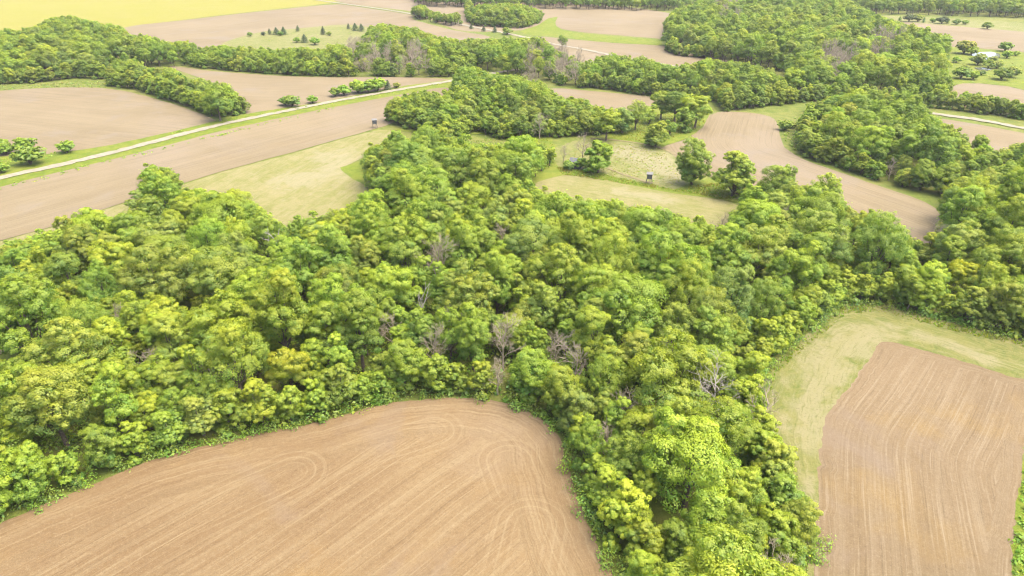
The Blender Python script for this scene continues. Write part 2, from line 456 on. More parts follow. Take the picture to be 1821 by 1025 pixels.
sheet("tilled_field", [(-260, 402), (0, 333), (100, 308), (200, 284), (300, 258), (400, 232), (500, 210), (600, 190), (700, 171), (790, 156), (800, 165), (740, 190), (700, 218), (670, 229), (620, 243), (560, 260), (500, 277), (420, 298), (350, 319), (300, 334), (250, 351), (180, 374), (100, 402), (0, 429), (-260, 505)], M_soil_far, [(0, 380), (700, 195)])
sheet("hay_field", [(-100, 462), (0, 430), (100, 403), (180, 376), (250, 353), (350, 321), (420, 300), (500, 279), (560, 262), (620, 245), (680, 232), (715, 240), (700, 262), (665, 272), (625, 292), (605, 300), (630, 315), (660, 330), (660, 370), (600, 440), (480, 450), (380, 460), (180, 470), (0, 490)], M_hay, [(440, 390), (620, 280)], worn=[([(540, 320), (610, 300), (600, 280)], 22.0)])
sheet("grass_strip", [(605, 299), (640, 288), (690, 268), (730, 262), (800, 262), (900, 260), (900, 236), (830, 240), (700, 232), (780, 225), (960, 235), (985, 255), (1010, 280), (1000, 312), (950, 328), (900, 345), (700, 345), (640, 325)], M_lush)
sheet("meadow", [(985, 272), (1010, 255), (1050, 246), (1090, 250), (1180, 262), (1200, 280), (1215, 300), (1218, 328), (1280, 350), (1265, 358), (1200, 347), (1100, 326), (1060, 314), (1000, 303)], M_meadow, edge_jit=0.8, worn=[([(1110, 270), (1160, 285), (1190, 310)], 22.0)])
sheet("grass_strip", [(985, 297), (1040, 303), (1070, 309), (1120, 322), (1200, 337), (1240, 318), (1290, 322), (1350, 330), (1350, 372), (1300, 358), (1200, 346), (1130, 332), (1060, 318), (1000, 312), (950, 326)], M_lush)
sheet("hay_field", [(945, 330), (1000, 313), (1060, 318), (1130, 332), (1200, 345), (1300, 360), (1330, 375), (1300, 410), (1150, 405), (1050, 385), (940, 365)], M_hay, [(960, 330), (1290, 385)], worn=[([(1100, 340), (1200, 360)], 8.0)])
sheet("grass_strip", [(1075, 248), (1090, 236), (1120, 215), (1150, 190), (1240, 190), (1262, 200), (1256, 222), (1235, 240), (1200, 255), (1170, 262), (1110, 252)], M_lush)
sheet("tilled_field", [(1178, 263), (1215, 250), (1248, 228), (1262, 206), (1278, 200), (1330, 201), (1368, 208), (1384, 225), (1390, 255), (1412, 276), (1450, 292), (1500, 309), (1560, 331), (1620, 351), (1664, 371), (1674, 388), (1670, 440), (1600, 430), (1500, 385), (1440, 350), (1350, 333), (1290, 322), (1235, 305), (1205, 283)], M_soil_far, [(1310, 205), (1300, 260), (1400, 300), (1660, 390)])
sheet("hay_field", [(1455, 1290), (1440, 1150), (1436, 1000), (1418, 930), (1393, 850), (1373, 800), (1352, 745), (1348, 700), (1366, 658), (1408, 618), (1450, 583), (1500, 545), (1560, 540), (1640, 560), (1720, 580), (1821, 604), (1950, 640), (1950, 1150), (2000, 1290)], M_hay_right, [(1400, 1000), (1380, 720), (1500, 560), (1800, 630)], step=1.6, worn=[([(1440, 790), (1450, 700), (1500, 620), (1560, 590)], 11.0), ([(1640, 600), (1760, 640)], 5.0), ([(1435, 1000), (1440, 850)], 3.0)])
sheet("tilled_field", [(1567, 610), (1600, 613), (1650, 626), (1720, 646), (1790, 669), (1850, 690), (1830, 760), (1817, 830), (1806, 930), (1797, 1025), (1780, 1290), (1432, 1290), (1447, 1025), (1452, 930), (1456, 850), (1460, 790), (1469, 745), (1490, 714), (1520, 675), (1545, 640)], M_soil_right,
      [(1445, 1100), (1456, 850), (1469, 745), (1520, 675), (1567, 610)], step=0.9)
sheet("verge", [(1852, 690), (1831, 760), (1818, 830), (1807, 930), (1798, 1025), (1782, 1290), (2000, 1290), (1950, 690)], M_lush)
sheet("tilled_field", [(-200, 590), (0, 592), (22, 598), (18, 618), (0, 632), (-200, 660)], M_soil_far)
sheet("tilled_field", [(-260, 1030), (-100, 973), (0, 933), (60, 906), (120, 882), (180, 856), (250, 826), (330, 803), (400, 788), (450, 776), (520, 763), (580, 749), (650, 729), (720, 715), (800, 709), (860, 712), (910, 722), (950, 740), (980, 762), (1000, 790), (1010, 830), (1025, 880), (1045, 930), (1068, 980), (1090, 1035), (1150, 1330), (-260, 1330)], M_soil_front,
      [(300, 945), (480, 840)], step=0.85,
      loops=[([(520, 842), (380, 905), (260, 960)], 9.0), ([(770, 768), (660, 800), (560, 840)], 8.0), ([(945, 935), (930, 1000), (915, 1080)], 9.0), ([(905, 820), (925, 870), (960, 905)], 8.0)])

ribbon("gravel_road", [(-260, 384), (0, 318), (100, 296), (200, 272), (300, 246), (400, 221), (500, 200), (600, 180), (700, 162), (800, 145), (860, 134), (920, 124)], 4.8, M_gravel, 0.30, 0.35, 2.5)
ribbon("gravel_road", [(520, -6), (580, 3), (640, 11), (700, 20), (735, 26), (830, 46), (920, 64), (985, 79), (1030, 87), (1065, 94), (1120, 106), (1250, 127), (1400, 155), (1560, 185), (1650, 201), (1740, 214), (1821, 229), (1950, 252)], 4.8, M_gravel, 0.31, 0.35, 2.5)
ribbon("farm_track", [(1080, 300), (1110, 312), (1135, 320), (1160, 327)], 1.5, M_track, 0.29)
ribbon("farm_track", [(1050, 247), (1110, 252), (1170, 263), (1200, 276)], 1.5, M_track, 0.29)
for nm, poly in (("pond_water", [(1727, 99), (1735, 94), (1760, 93), (1780, 97), (1778, 103), (1762, 107), (1745, 106)]), ("pond_water", [(1733, 121), (1745, 121), (1762, 125), (1755, 127), (1740, 125)])):
    sheet(nm, poly, wm, edge_jit=0.5, level=0.34)

# ------------------------------------------------------------------ tree prototypes
def unit(a): return a / np.maximum(np.linalg.norm(a, axis=-1, keepdims=True), 1e-6)

def leaves(c, n, s, r):
    """folded leaf sprays: centre, facing, half length -> quads"""
    t = unit(np.cross(n, unit(r.normal(size=n.shape)))); b = np.cross(n, t)
    s = s[:, None]; asp = r.uniform(0.38, 0.72, s.shape); fold = n * s * r.uniform(-0.4, 0.05, s.shape)
    V = np.stack([c + t * s, c + b * s * asp + fold, c - t * s * 0.9, c - b * s * asp + fold], 1).reshape(-1, 3)
    F = np.arange(len(c) * 4).reshape(-1, 4)
    return V, F

def ball(n, r): return unit(r.normal(size=(n, 3)))

def crown_arrays(seed, w, h, base, n_lobes, lobe_r, n_clump, n_leaf, leaf, fill=120, ragged=0.12, droop=0.0, sparse=1.0):
    """a crown of lobes, each lobe of clumps, each clump of leaf sprays"""
    r = np.random.default_rng(seed)
    zc, rz, rx = (h + base) / 2, (h - base) / 2, w / 2
    k = np.arange(n_lobes) + 0.5
    phi = np.arccos(1 - 1.55 * k / n_lobes); th = math.pi * (1 + 5 ** 0.5) * k + r.uniform(0, 6)
    D = np.stack([np.cos(th) * np.sin(phi), np.sin(th) * np.sin(phi), np.cos(phi)], 1) + r.normal(0, 0.16, (n_lobes, 3))
    LR = rx * lobe_r * r.uniform(0.72, 1.3, n_lobes)
    LC = np.array([0, 0, zc]) + D * (np.array([rx, rx, rz]) - LR[:, None] * np.array([1, 1, 0.9])) * r.uniform(0.85, 1.2, (n_lobes, 1))
    LC = np.vstack([LC, [[0, 0, zc - rz * 0.1]]]); LR = np.append(LR, min(rx, rz) * 0.55)
    cs, ns, ss, ts = [], [], [], []
    for i in range(len(LR)):
        tone_l = r.normal(0, 0.10)
        d = ball(n_clump * 2, r); d = d[d[:, 2] > -0.45][:n_clump]
        cc = LC[i] + d * LR[i] * r.uniform(0.74, 1.0 + ragged, (len(d), 1)) * np.array([1, 1, 0.9])
        keep = np.ones(len(cc), bool)
        for j in range(len(LR)):
            if j != i: keep &= np.linalg.norm((cc - LC[j]) / np.array([1, 1, 0.9]), axis=1) > LR[j] * 0.78
        cc, d = cc[keep], d[keep]
        rc = LR[i] * r.uniform(0.22, 0.46, len(cc))
        for q in range(len(cc)):
            m = int(n_leaf * (rc[q] / (LR[i] * 0.34)) ** 1.4 * sparse)
            if m < 3: continue
            e = unit(r.normal(size=(m, 3)) + 0.8 * d[q] + np.array([0, 0, 0.25]))
            p = cc[q] + e * rc[q] * r.uniform(0.55, 1.12, (m, 1)) * np.array([1.1, 1.1, 0.8])
            p[:, 2] -= droop * np.abs(r.normal(0, 1, m)) * np.linalg.norm(p[:, :2], axis=1) / rx
            cs.append(p); ns.append(unit(e + 0.32 * r.normal(size=(m, 3)) + 0.5 * d[q] + np.array([0, 0, 0.35])))
            ss.append(leaf * r.uniform(0.6, 1.35, m))
            ts.append(np.clip(0.44 + tone_l + r.normal(0, 0.12) + 0.17 * e[:, 2] + 0.28 * (p[:, 2] - zc) / rz + r.normal(0, 0.13, m), 0, 1))  # upper leaves of clump and crown coloured brighter, standing in for top light
        m = int(fill * sparse)
        e = ball(m, r); p = LC[i] + e * LR[i] * r.uniform(0.55, 0.82, (m, 1))
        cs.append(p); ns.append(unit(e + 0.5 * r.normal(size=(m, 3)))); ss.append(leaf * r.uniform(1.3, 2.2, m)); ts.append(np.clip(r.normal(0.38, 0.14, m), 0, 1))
    c, n, s, t = map(np.concatenate, (cs, ns, ss, ts))
    V, F = leaves(c, n, s, r)
    return V, F, np.repeat(t, 4), LC

def trunk_mesh(seed, h, base, LC, r0):
    r = random.Random(seed); mb = MB()
    top = base + (h - base) * 0.55
    bend = [r.uniform(-0.35, 0.35) for _ in range(4)]
    path = [(0, 0, -0.3), (bend[0] * 0.4, bend[1] * 0.4, base * 0.5), (bend[0], bend[1], base), (bend[2], bend[3], top)]
    mb.tube(path, [r0 * 1.35, r0, r0 * 0.85, r0 * 0.35], 7)
    for q in LC[:-1]:
        a = Vector((bend[0], bend[1], base * r.uniform(0.75, 1.1))); b = Vector(q)
        mid = a.lerp(b, 0.5) + Vector((0, 0, -0.08 * (b - a).length))
        mb.tube([a, mid, b], [r0 * 0.5, r0 * 0.32, r0 * 0.08], 4, False)
    return mb.mesh("trunk", M_bark)

# shape word, width, height, base, lobes, lobe ratio, clumps, leaves per clump, leaf half length, extra
SHAPES = [
    ("broad-crowned", 12.5, 15.0, 4.5, 11, 0.42, 26, 34, 0.33, {}),
    ("broad-crowned", 13.5, 16.0, 5.0, 13, 0.38, 26, 34, 0.34, {}),
    ("round-topped", 10.5, 15.5, 4.5, 10, 0.44, 26, 32, 0.31, {}),
    ("round-topped", 9.5, 14.5, 4.0, 9, 0.46, 28, 32, 0.30, {}),
    ("tall oval", 8.8, 18.0, 4.5, 12, 0.46, 24, 32, 0.31, {}),
    ("tall oval", 8.0, 17.0, 4.0, 11, 0.48, 24, 32, 0.30, {}),
    ("many-lobed", 12.0, 16.5, 4.5, 17, 0.31, 20, 28, 0.31, {"ragged": 0.25}),
    ("many-lobed", 11.0, 17.0, 4.5, 15, 0.33, 20, 28, 0.31, {"ragged": 0.25}),
    ("narrow", 6.2, 15.5, 3.0, 10, 0.52, 22, 28, 0.28, {}),
    ("narrow", 5.6, 13.0, 2.2, 9, 0.55, 22, 28, 0.27, {}),
    ("loose feathery", 10.0, 16.0, 4.0, 16, 0.30, 22, 26, 0.25, {"ragged": 0.4, "droop": 0.5, "fill": 60}),
    ("loose feathery", 8.5, 15.0, 3.5, 14, 0.32, 22, 26, 0.24, {"ragged": 0.4, "droop": 0.5, "fill": 60}),
    ("low-branched", 8.4, 11.0, -4.5, 13, 0.40, 24, 30, 0.30, {"ragged": 0.2}),
    ("low-branched", 7.2, 9.5, -4.5, 12, 0.42, 24, 30, 0.29, {"ragged": 0.2}),
    ("low-branched", 6.4, 8.5, -4.5, 11, 0.44, 24, 30, 0.28, {"ragged": 0.2}),
    ("small bushy", 6.8, 8.0, 1.0, 8, 0.48, 22, 28, 0.27, {}),
    ("small bushy", 5.8, 7.0, 0.8, 7, 0.50, 22, 28, 0.26, {}),
]
PROTO = []
for i, (word, w, h, base, nl, lr, nc, nf, lf, kw) in enumerate(SHAPES):
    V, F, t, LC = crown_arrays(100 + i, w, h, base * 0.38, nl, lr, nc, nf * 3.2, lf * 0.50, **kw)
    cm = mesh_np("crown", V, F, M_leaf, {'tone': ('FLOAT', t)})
    tm = trunk_mesh(200 + i, h, max(base, 1.0), LC, 0.22 + w * 0.012)
    PROTO.append((word, w, h, cm, tm))

def branch(mb, r, p, d, length, rad, depth, sides, up=0.15):
    n = 3; path = [p]; q = p.copy(); dd = d.copy()
    for i in range(n):
        dd = (dd + Vector((r.gauss(0, 0.16), r.gauss(0, 0.16), r.gauss(0, 0.12) + up * 0.3))).normalized()
        q = q + dd * length / n; path.append(q.copy())
    mb.tube(path, [rad * (1 - 0.55 * i / n) for i in range(n + 1)], sides, False)
    if depth == 0: return
    for i in range(r.choice((3, 4, 4))):
        t = r.uniform(0.35, 1.0); k = min(n - 1, int(t * n)); s = path[k].lerp(path[k + 1], t * n - k)
        nd = (dd * 0.75 + Vector((r.gauss(0, 0.62), r.gauss(0, 0.62), r.gauss(0, 0.45) + up))).normalized()
        branch(mb, r, s, nd, length * r.uniform(0.5, 0.72), max(rad * 0.5, 0.03), depth - 1, 3, up)

def bare_meshes(seed, h, spread, mat, n_limb=6, depth=3, clear=0.35, lean=0.0, fat=1.0):
    r = random.Random(seed); mb = MB()
    r0 = 0.24 * fat
    path = [Vector((0, 0, -0.3))]
    for k in range(1, 6):
        path.append(Vector((lean * h * 0.7 * k / 5 + r.uniform(-0.15, 0.15), r.uniform(-0.2, 0.2), h * 0.78 * k / 5)))
    mb.tube(path, [r0 * (1.25 - 0.2 * k) for k in range(6)], 7)
    trunk = mb.mesh("trunk", mat); limbs = []
    for k in range(n_limb):
        t = clear + (1 - clear) * (k + 0.6) / n_limb
        i = min(4, int(t * 5)); s = path[i].lerp(path[i + 1], t * 5 - i)
        a = 2.4 * k + r.uniform(-0.4, 0.4)
        d = Vector((math.cos(a) * spread, math.sin(a) * spread, 0.75 + 0.5 * t)).normalized()
        lb = MB(); branch(lb, r, s, d, h * r.uniform(0.26, 0.36), r0 * (0.62 - 0.25 * t), depth, 4)
        limbs.append(lb.mesh("limb", mat))
    return trunk, limbs

BARE = {
    "twiggy": [bare_meshes(s, 10.5, 0.85, M_dead, 8, 3, 0.22) for s in (1, 2, 3)],
    "tall": [bare_meshes(s, 14.5, 0.5, M_dead, 9, 3, 0.30) for s in (4, 5)],
    "snag": [bare_meshes(s, 15.0, 0.5, M_bleach, 5, 1, 0.45, 0.02, 1.35) for s in (6, 7)],
    "bleached": [bare_meshes(8, 15.0, 0.9, M_bleach, 7, 3, 0.30, 0.0, 1.5)],
    "broken": [bare_meshes(9, 10.0, 1.3, M_dead, 7, 3, 0.15, 0.5, 1.3)],
}

# ------------------------------------------------------------------ where the woods stand (outlines seen in the survey photograph)
W_MAIN = [(-160, 470), (-60, 450), (0, 432), (60, 415), (118, 400), (130, 378), (180, 372), (215, 380), (250, 368), (247, 300), (268, 290), (300, 300), (330, 335), (370, 345), (400, 335), (440, 345), (470, 370), (480, 395), (540, 385), (600, 372), (640, 358), (655, 335), (645, 300), (648, 265), (690, 240), (740, 245), (760, 212), (800, 215), (815, 245), (900, 258), (925, 245), (985, 258), (990, 290), (950, 318), (930, 330), (990, 335), (1040, 350), (1085, 355), (1150, 370), (1210, 378), (1270, 400), (1300, 395), (1310, 350), (1370, 312), (1420, 320), (1495, 345), (1510, 365), (1560, 378), (1620, 405), (1650, 430), (1670, 400), (1680, 345), (1700, 318), (1760, 300), (1821, 280), (1930, 258), (1930, 630), (1821, 606), (1720, 582), (1640, 562), (1560, 544), (1500, 548), (1450, 586), (1408, 620), (1366, 660), (1346, 700), (1350, 745), (1372, 800), (1392, 850), (1416, 930), (1436, 1000), (1460, 1180), (1150, 1180), (1108, 1035), (1084, 980), (1059, 930), (1036, 880), (1019, 830), (1006, 790), (982, 762), (952, 740), (912, 722), (860, 711), (800, 708), (720, 713), (650, 727), (580, 747), (520, 761), (450, 774), (400, 786), (330, 801), (250, 824), (180, 854), (120, 880), (60, 904), (0, 930), (-160, 1000), (-160, 660), (0, 640), (36, 628), (38, 590), (-160, 570)]
W_NORTH = [(682, 215), (685, 195), (715, 170), (740, 160), (800, 160), (812, 132), (830, 118), (850, 121), (870, 130), (910, 132), (960, 140), (985, 166), (1030, 172), (1050, 185), (1085, 192), (1110, 200), (1115, 225), (1080, 238), (1010, 245), (960, 246), (930, 250), (890, 248), (850, 236), (815, 250), (770, 245), (720, 230)]
W_BELT = [(-160, 120), (-60, 80), (0, 52), (60, 48), (90, 30), (130, 28), (170, 40), (212, 46), (232, 62), (256, 60), (275, 66), (300, 74), (332, 72), (360, 82), (400, 80), (470, 86), (540, 84), (570, 86), (600, 78), (640, 84), (645, 60), (680, 42), (735, 48), (790, 66), (860, 70), (900, 66), (965, 66), (985, 86), (1012, 96), (1040, 112), (1060, 102), (1085, 96), (1140, 100), (1180, 114), (1215, 112), (1255, 105), (1300, 106), (1350, 114), (1392, 132), (1405, 150), (1405, 186), (1340, 194), (1282, 198), (1262, 180), (1160, 172), (1080, 160), (1000, 154), (960, 140), (850, 126), (800, 137), (700, 137), (560, 136), (450, 130), (330, 119), (280, 118), (240, 130), (190, 142), (130, 140), (60, 148), (-160, 155)]
W_SPUR = [(185, 134), (200, 108), (240, 106), (270, 122), (312, 122), (326, 142), (360, 140), (400, 146), (425, 172), (438, 204), (380, 210), (340, 194), (290, 178), (240, 160), (190, 154)]
W_EAST = [(1178, 88), (1180, 45), (1200, 16), (1240, 4), (1240, -6), (1500, -6), (1560, 26), (1600, 38), (1660, 58), (1688, 62), (1688, 90), (1680, 112), (1692, 150), (1702, 172), (1730, 160), (1752, 168), (1785, 175), (1821, 182), (1980, 210), (1980, 238), (1821, 214), (1760, 205), (1650, 192), (1560, 186), (1500, 178), (1440, 182), (1404, 186), (1392, 160), (1396, 130), (1330, 118), (1250, 104), (1200, 98)]
W_EAST2 = [(1408, 265), (1420, 225), (1438, 182), (1480, 168), (1530, 160), (1600, 162), (1640, 176), (1650, 204), (1700, 226), (1728, 250), (1775, 262), (1821, 252), (1980, 235), (1980, 330), (1821, 300), (1760, 330), (1690, 358), (1620, 340), (1560, 324), (1500, 303), (1440, 284)]
W_COPSE = [(825, 18), (850, 8), (900, 5), (940, 10), (968, 20), (964, 40), (930, 50), (880, 48), (835, 42)]
W_ROW = [(730, 24), (735, 10), (750, 8), (765, 18), (790, 25), (815, 22), (828, 48), (800, 47), (770, 41), (740, 34)]

YEL, FRESH, MID, DARK, OLIVE, PALE = (0.211, 0.293, 0.030), (0.169, 0.273, 0.030), (0.156, 0.247, 0.036), (0.123, 0.209, 0.038), (0.196, 0.259, 0.045), (0.180, 0.247, 0.064)
BRIGHT = (0.230, 0.285, 0.024)
TINTS = [("yellow-green", YEL), ("fresh green", FRESH), ("mid-green", MID), ("dark green", DARK), ("olive-green", OLIVE), ("grey-green", PALE), ("bright lime", BRIGHT), ("bright yellow", (0.235, 0.300, 0.016))]

def pick_tint(px, py, r, gx=0.0, gy=0.0):
    if py > 560: w = [0.33, 0.33, 0.12, 0.05, 0.12, 0.05]
    elif py > 330: w = [0.33, 0.23, 0.13, 0.07, 0.16, 0.08]
    else: w = [0.12, 0.18, 0.30, 0.20, 0.12, 0.08]
    f = math.sin(gx * 0.06 + 1.3 * math.sin(gy * 0.045)) + 0.6 * math.sin(gy * 0.075 + gx * 0.03)      # kinds grow in drifts
    w = np.array(w) * (np.array([2.0, 0.8, 0.6, 0.6, 1.8, 0.8]) if f > 0.35 else np.array([0.5, 1.8, 1.5, 0.8, 0.5, 0.7]) if f < -0.35 else 1.0)
    i = r.choice(6, p=np.array(w) / sum(w))
    return i

class Grid:
    def __init__(s, c): s.c = c; s.d = {}
    def ok(s, x, y, rad):
        i, j = int(x // s.c), int(y // s.c)
        for a in range(i - 2, i + 3):
            for b in range(j - 2, j + 3):
                for (u, v, q) in s.d.get((a, b), ()):
                    if (u - x) ** 2 + (v - y) ** 2 < (0.5 * (rad + q)) ** 2: return False
        return True
    def add(s, x, y, rad): s.d.setdefault((int(x // s.c), int(y // s.c)), []).append((x, y, rad))

grid = Grid(9.0)
TREES = []      # x, y, shape, scale, tint index, px of the crown, size in the picture

def fits(poly, x, y, w, h):
    q = np.array([proj(x, y, 0), proj(x, y, h * 0.97), proj(x - 0.36 * w, y, h * 0.6), proj(x + 0.36 * w, y, h * 0.6), proj(x, y, h * 0.35), proj(x, y, h * 0.7)])
    return inside(poly, q[:, 0], q[:, 1]).all()

def plant_wood(poly, n_try, spacing, smin, smax, seed, shapes=None, ymax=1050):
    r = np.random.default_rng(seed)
    gp = np.array([P(px, min(max(py, -20), 1200)) for px, py in poly])
    lo, hi = gp.min(0) - 5, np.minimum(gp.max(0) + 5, (950, ymax))
    done = 0
    for (tries, s0, s1) in ((n_try // 3, smax * 0.98, smax * 1.22), (n_try, smin, smax * 0.98)):
        xs = r.uniform(lo[0], hi[0], tries); ys = r.uniform(lo[1], hi[1], tries)
        ppx, ppy = proj(xs, ys, 0.0)
        m = inside(poly, ppx, ppy)
        big = tries == n_try // 3
        for x, y in zip(xs[m], ys[m]):
            if big and r.random() > 0.35: continue
            k = int(r.choice(12 if shapes is None else shapes)); s = r.uniform(s0, s1)
            for f in (1.0,) if big else (1.0, 0.72, 0.5):
                kk = k if f > 0.6 else 15 + k % 2
                s2 = s * (f if f > 0.6 else 0.95)
                w, h = SHAPES[kk][1] * s2, SHAPES[kk][2] * s2
                rad = w * spacing
                if not grid.ok(x, y, rad): continue
                if fits(poly, x, y, w, h):
                    add_tree(x, y, kk, s2, r); grid.add(x, y, rad); done += 1; break
    return done

def add_tree(x, y, k, s, r, ti=None, label=None, fixed=False, wide=1.0):
    h = SHAPES[k][2] * s
    cx, cy = proj(x, y, h * 0.62)
    depth = y * cp + (CAM_H - h / 2) * sp
    if ti is None: ti = pick_tint(cx, cy, r, x, y)
    TREES.append(dict(x=x, y=y, k=k, s=s, ti=ti, cx=cx, cy=cy, size=FPX * SHAPES[k][1] * s / depth, label=label, fixed=fixed, wide=wide, rz=r.uniform(0, 6.28)))

# trees known one by one: crown centre in the survey, height in metres, shape, tint, label
HAND = [
    (288, 345, 19, 7, 1, "tallest lobed tree at the back corner of the main wood, against the pale hay field"),
    (170, 415, 17, 0, 0, "broad tree at the back of the wood with the tan field close behind its top"),
    (235, 410, 17, 2, 1, "rounded tree beside the tallest back-corner tree, next to the tan field"),
    (440, 385, 14, 5, 3, "dark oval tree at the back edge of the wood by the hay field"),
    (695, 510, 18, 3, 0, "large round yellow-green crown in the middle of the wood, behind the bare pinkish trees"),
    (595, 515, 17, 2, 4, "rounded olive tree left of the large yellow-green crown mid-wood"),
    (840, 600, 16, 4, 1, "tall fresh green tree standing clear behind the top of the front field"),
    (515, 652, 13, 3, 6, "small round bright yellow-green crown above the front field's left edge"),
    (90, 715, 17, 0, 4, "large pale olive oak in the near left of the main wood"),
    (1715, 490, 12, 3, 7, "bright yellow tree in the wood behind the right hay strip"),
    (1345, 660, 13, 5, 0, "yellow-green tree at the wood edge by the narrow end of the right hay strip"),
    (1230, 815, 18, 0, 0, "largest spreading crown in the tongue of wood between the two tilled fields"),
    (1280, 765, 17, 2, 0, "yellow-topped tree just below the bleached dead tree"),
    (1235, 290, 17.5, 12, 3, "lone dark oval tree standing at the edge of the curving tan field", 0.95),
    (1308, 312, 16, 13, 2, "dark lone round tree between the weedy meadow and the curving tan field", 1.2),
    (1065, 280, 13, 14, 1, "bright green round tree beside the grey shed in the meadow", 1.15),
    (1240, 190, 17, 3, 0, "round tree on the green bank at the top of the curving tan field", 1.3),
    (1203, 182, 16, 2, 3, "dark round tree at the back of the green bank", 1.25),
    (1178, 180, 15, 3, 2, "mid-green tree left of the dark round tree at the back of the bank", 1.2),
    (1168, 240, 11, 13, 4, "low olive bushy tree on the green bank by the meadow", 1.35),
    (1193, 228, 7, 15, 3, "small dark bush right of the low olive bushy tree on the bank", 1.0),
    (1217, 212, 12, 14, 1, "small full tree at the corner of the green bank", 1.1),
    (1132, 200, 14, 10, 4, "loose olive tree at the left of the green bank", 1.25),
    (1108, 215, 12, 12, 5, "grey-green tree between the loose olive tree and the northern copse", 1.1),
    (1080, 215, 15, 3, 0, "yellow-green round tree at the east end of the northern copse", 1.25),
    (1155, 205, 9, 15, 2, "small bushy tree in the middle of the green bank", 1.1),
    (1000, 72, 11, 2, 3, "lone tree beside the far gravel road in the bare field"),
    (385, 178, 17, 1, 2, "broad tree at the tip of the tree spur by the gravel road"),
    (668, 285, 15, 2, 3, "dark round tree at the hay field corner of the wood's northern arm"),
    (705, 265, 16, 3, 2, "round tree behind the corner tree of the wood's northern arm"),
    (940, 285, 14, 6, 2, "lobed tree at the meadow side of the wood's northern arm"),
    (790, 240, 14, 8, 0, "slender yellow tree between the northern copse and the main wood"),
    (760, 262, 12, 9, 4, "slim olive tree at the gap below the northern copse"),
    (1745, 255, 11, 3, 2, "round tree at the edge of the narrow tan field by the right-hand road"),
    (1465, 345, 16, 6, 0, "lobed tree beside the white dead tree, in front of the curving tan field"),
    (1385, 322, 14, 0, 2, "broad mid-green tree left of the white dead tree by the curving field"),
]
for (px, py, h, k, ti, lab, *wf) in HAND:
    wf = wf[0] if wf else 1.0
    x, y = P(px, py, h * (0.62 if k < 12 else 0.5))
    s = h / SHAPES[k][2]
    add_tree(x, y, k, s, rng, ti, lab, True, wf); grid.add(x, y, SHAPES[k][1] * s * 0.78)

# bare and dead trees: crown centre, height, kind, label, and the landmark phrase used for neighbours
DEAD = [
    (218, 578, 10, "twiggy", "grey leafless twiggy tree on the left side of the main wood", "left grey leafless tree"),
    (267, 655, 9, "twiggy", "low grey bare crown behind the yellow-topped trees of the front field's left edge", "low grey bare crown"),
    (382, 667, 9, "twiggy", "brownish bare crown behind the second clump above the front field", "brownish bare crown"),
    (697, 592, 10, "twiggy", "wide pinkish bare tree behind the front field's highest stretch of edge", "wide pinkish bare tree"),
    (770, 622, 10, "tall", "pale straw-coloured bare tree with drooping twigs, nearest the front field's top", "pale straw-coloured bare tree"),
    (797, 580, 10, "twiggy", "pinkish bare tree behind the pale straw-coloured one", "pinkish twin bare tree"),
    (752, 545, 12, "snag", "thin pale leafless pole tree above the pinkish bare trees", "thin pale pole tree"),
    (893, 430, 11, "twiggy", "grey bare tree in the middle of the wood below the northern arm", "mid-wood grey bare tree"),
    (779, 478, 16, "tall", "tall brown thin tree with an exposed pale trunk in mid-wood", "tall exposed-trunk tree"),
    (492, 440, 14, "snag", "white bare trunk rising from the wood near the hay field", "white bare trunk"),
    (295, 408, 10, "snag", "forked white snag under the tallest back-corner tree", "forked white snag"),
    (1445, 372, 15, "snag", "white branching dead tree in front of the curving tan field", "white branching dead tree"),
    (1402, 392, 9, "twiggy", "small grey bare tree left of the white branching dead tree", "small grey bare tree"),
    (1270, 703, 14, "bleached", "large bleached dead tree with spreading limbs beside the right hay strip", "large bleached dead tree"),
    (1335, 738, 9, "broken", "broken grey dead tree leaning out over the right hay strip", "leaning broken dead tree"),
    (1108, 735, 10, "twiggy", "grey bare tree in the wood behind the front field's right corner", "corner grey bare tree"),
    (1078, 785, 8, "twiggy", "small twiggy bare tree at the front field's right edge", "small twiggy bare tree"),
    (1025, 652, 11, "twiggy", "dull grey bare tree deep in the wood above the front field's corner", "dull deep-wood bare tree"),
    (895, 610, 12, "tall", "slim grey bare tree beside the tall fresh green tree", "slim grey bare tree"),
    (1380, 1018, 8, "twiggy", "pale bare crown low down in the tongue of wood", "pale low bare crown"),
    (988, 625, 10, "twiggy", "purplish bare tree in the shadowed hollow of the wood", "purplish bare tree"),
    (1498, 432, 10, "twiggy", "grey bare tree below the white branching dead tree", "lower grey bare tree"),
    (1282, 412, 10, "tall", "thin grey tree at the corner of the small hay field", "thin hay-corner tree"),
    (1659, 424, 10, "tall", "spindly bare tree at the lower tip of the curving tan field", "spindly tip tree"),
    (885, 668, 8, "twiggy", "brown bare stems just inside the wood behind the front field's top", "brown edge stems"),
    (640, 545, 9, "twiggy", "faint grey bare tree left of the wide pinkish one", "faint grey bare tree"),
    (1180, 640, 9, "twiggy", "half-hidden grey bare tree among the yellow-green crowns of the right wood", "half-hidden bare tree"),
    (1037, 262, 11, "twiggy", "brownish bare tree behind the grey shed", "brownish shed tree"),
    (1003, 272, 7, "twiggy", "low bare bush-like tree left of the grey shed", "low bare shed tree"),
    (960, 222, 11, "twiggy", "grey bare tree on the front of the northern copse", "northern copse bare tree"),
    (1585, 300 + 0, 8, "twiggy", "grey bare tree in the wood right of the curving tan field", "right-wood bare tree"),
]
for (px, py, h, kd, lab, ph) in DEAD:
    x, y = P(px, py, h * 0.62); grid.add(x, y, h * 0.40)

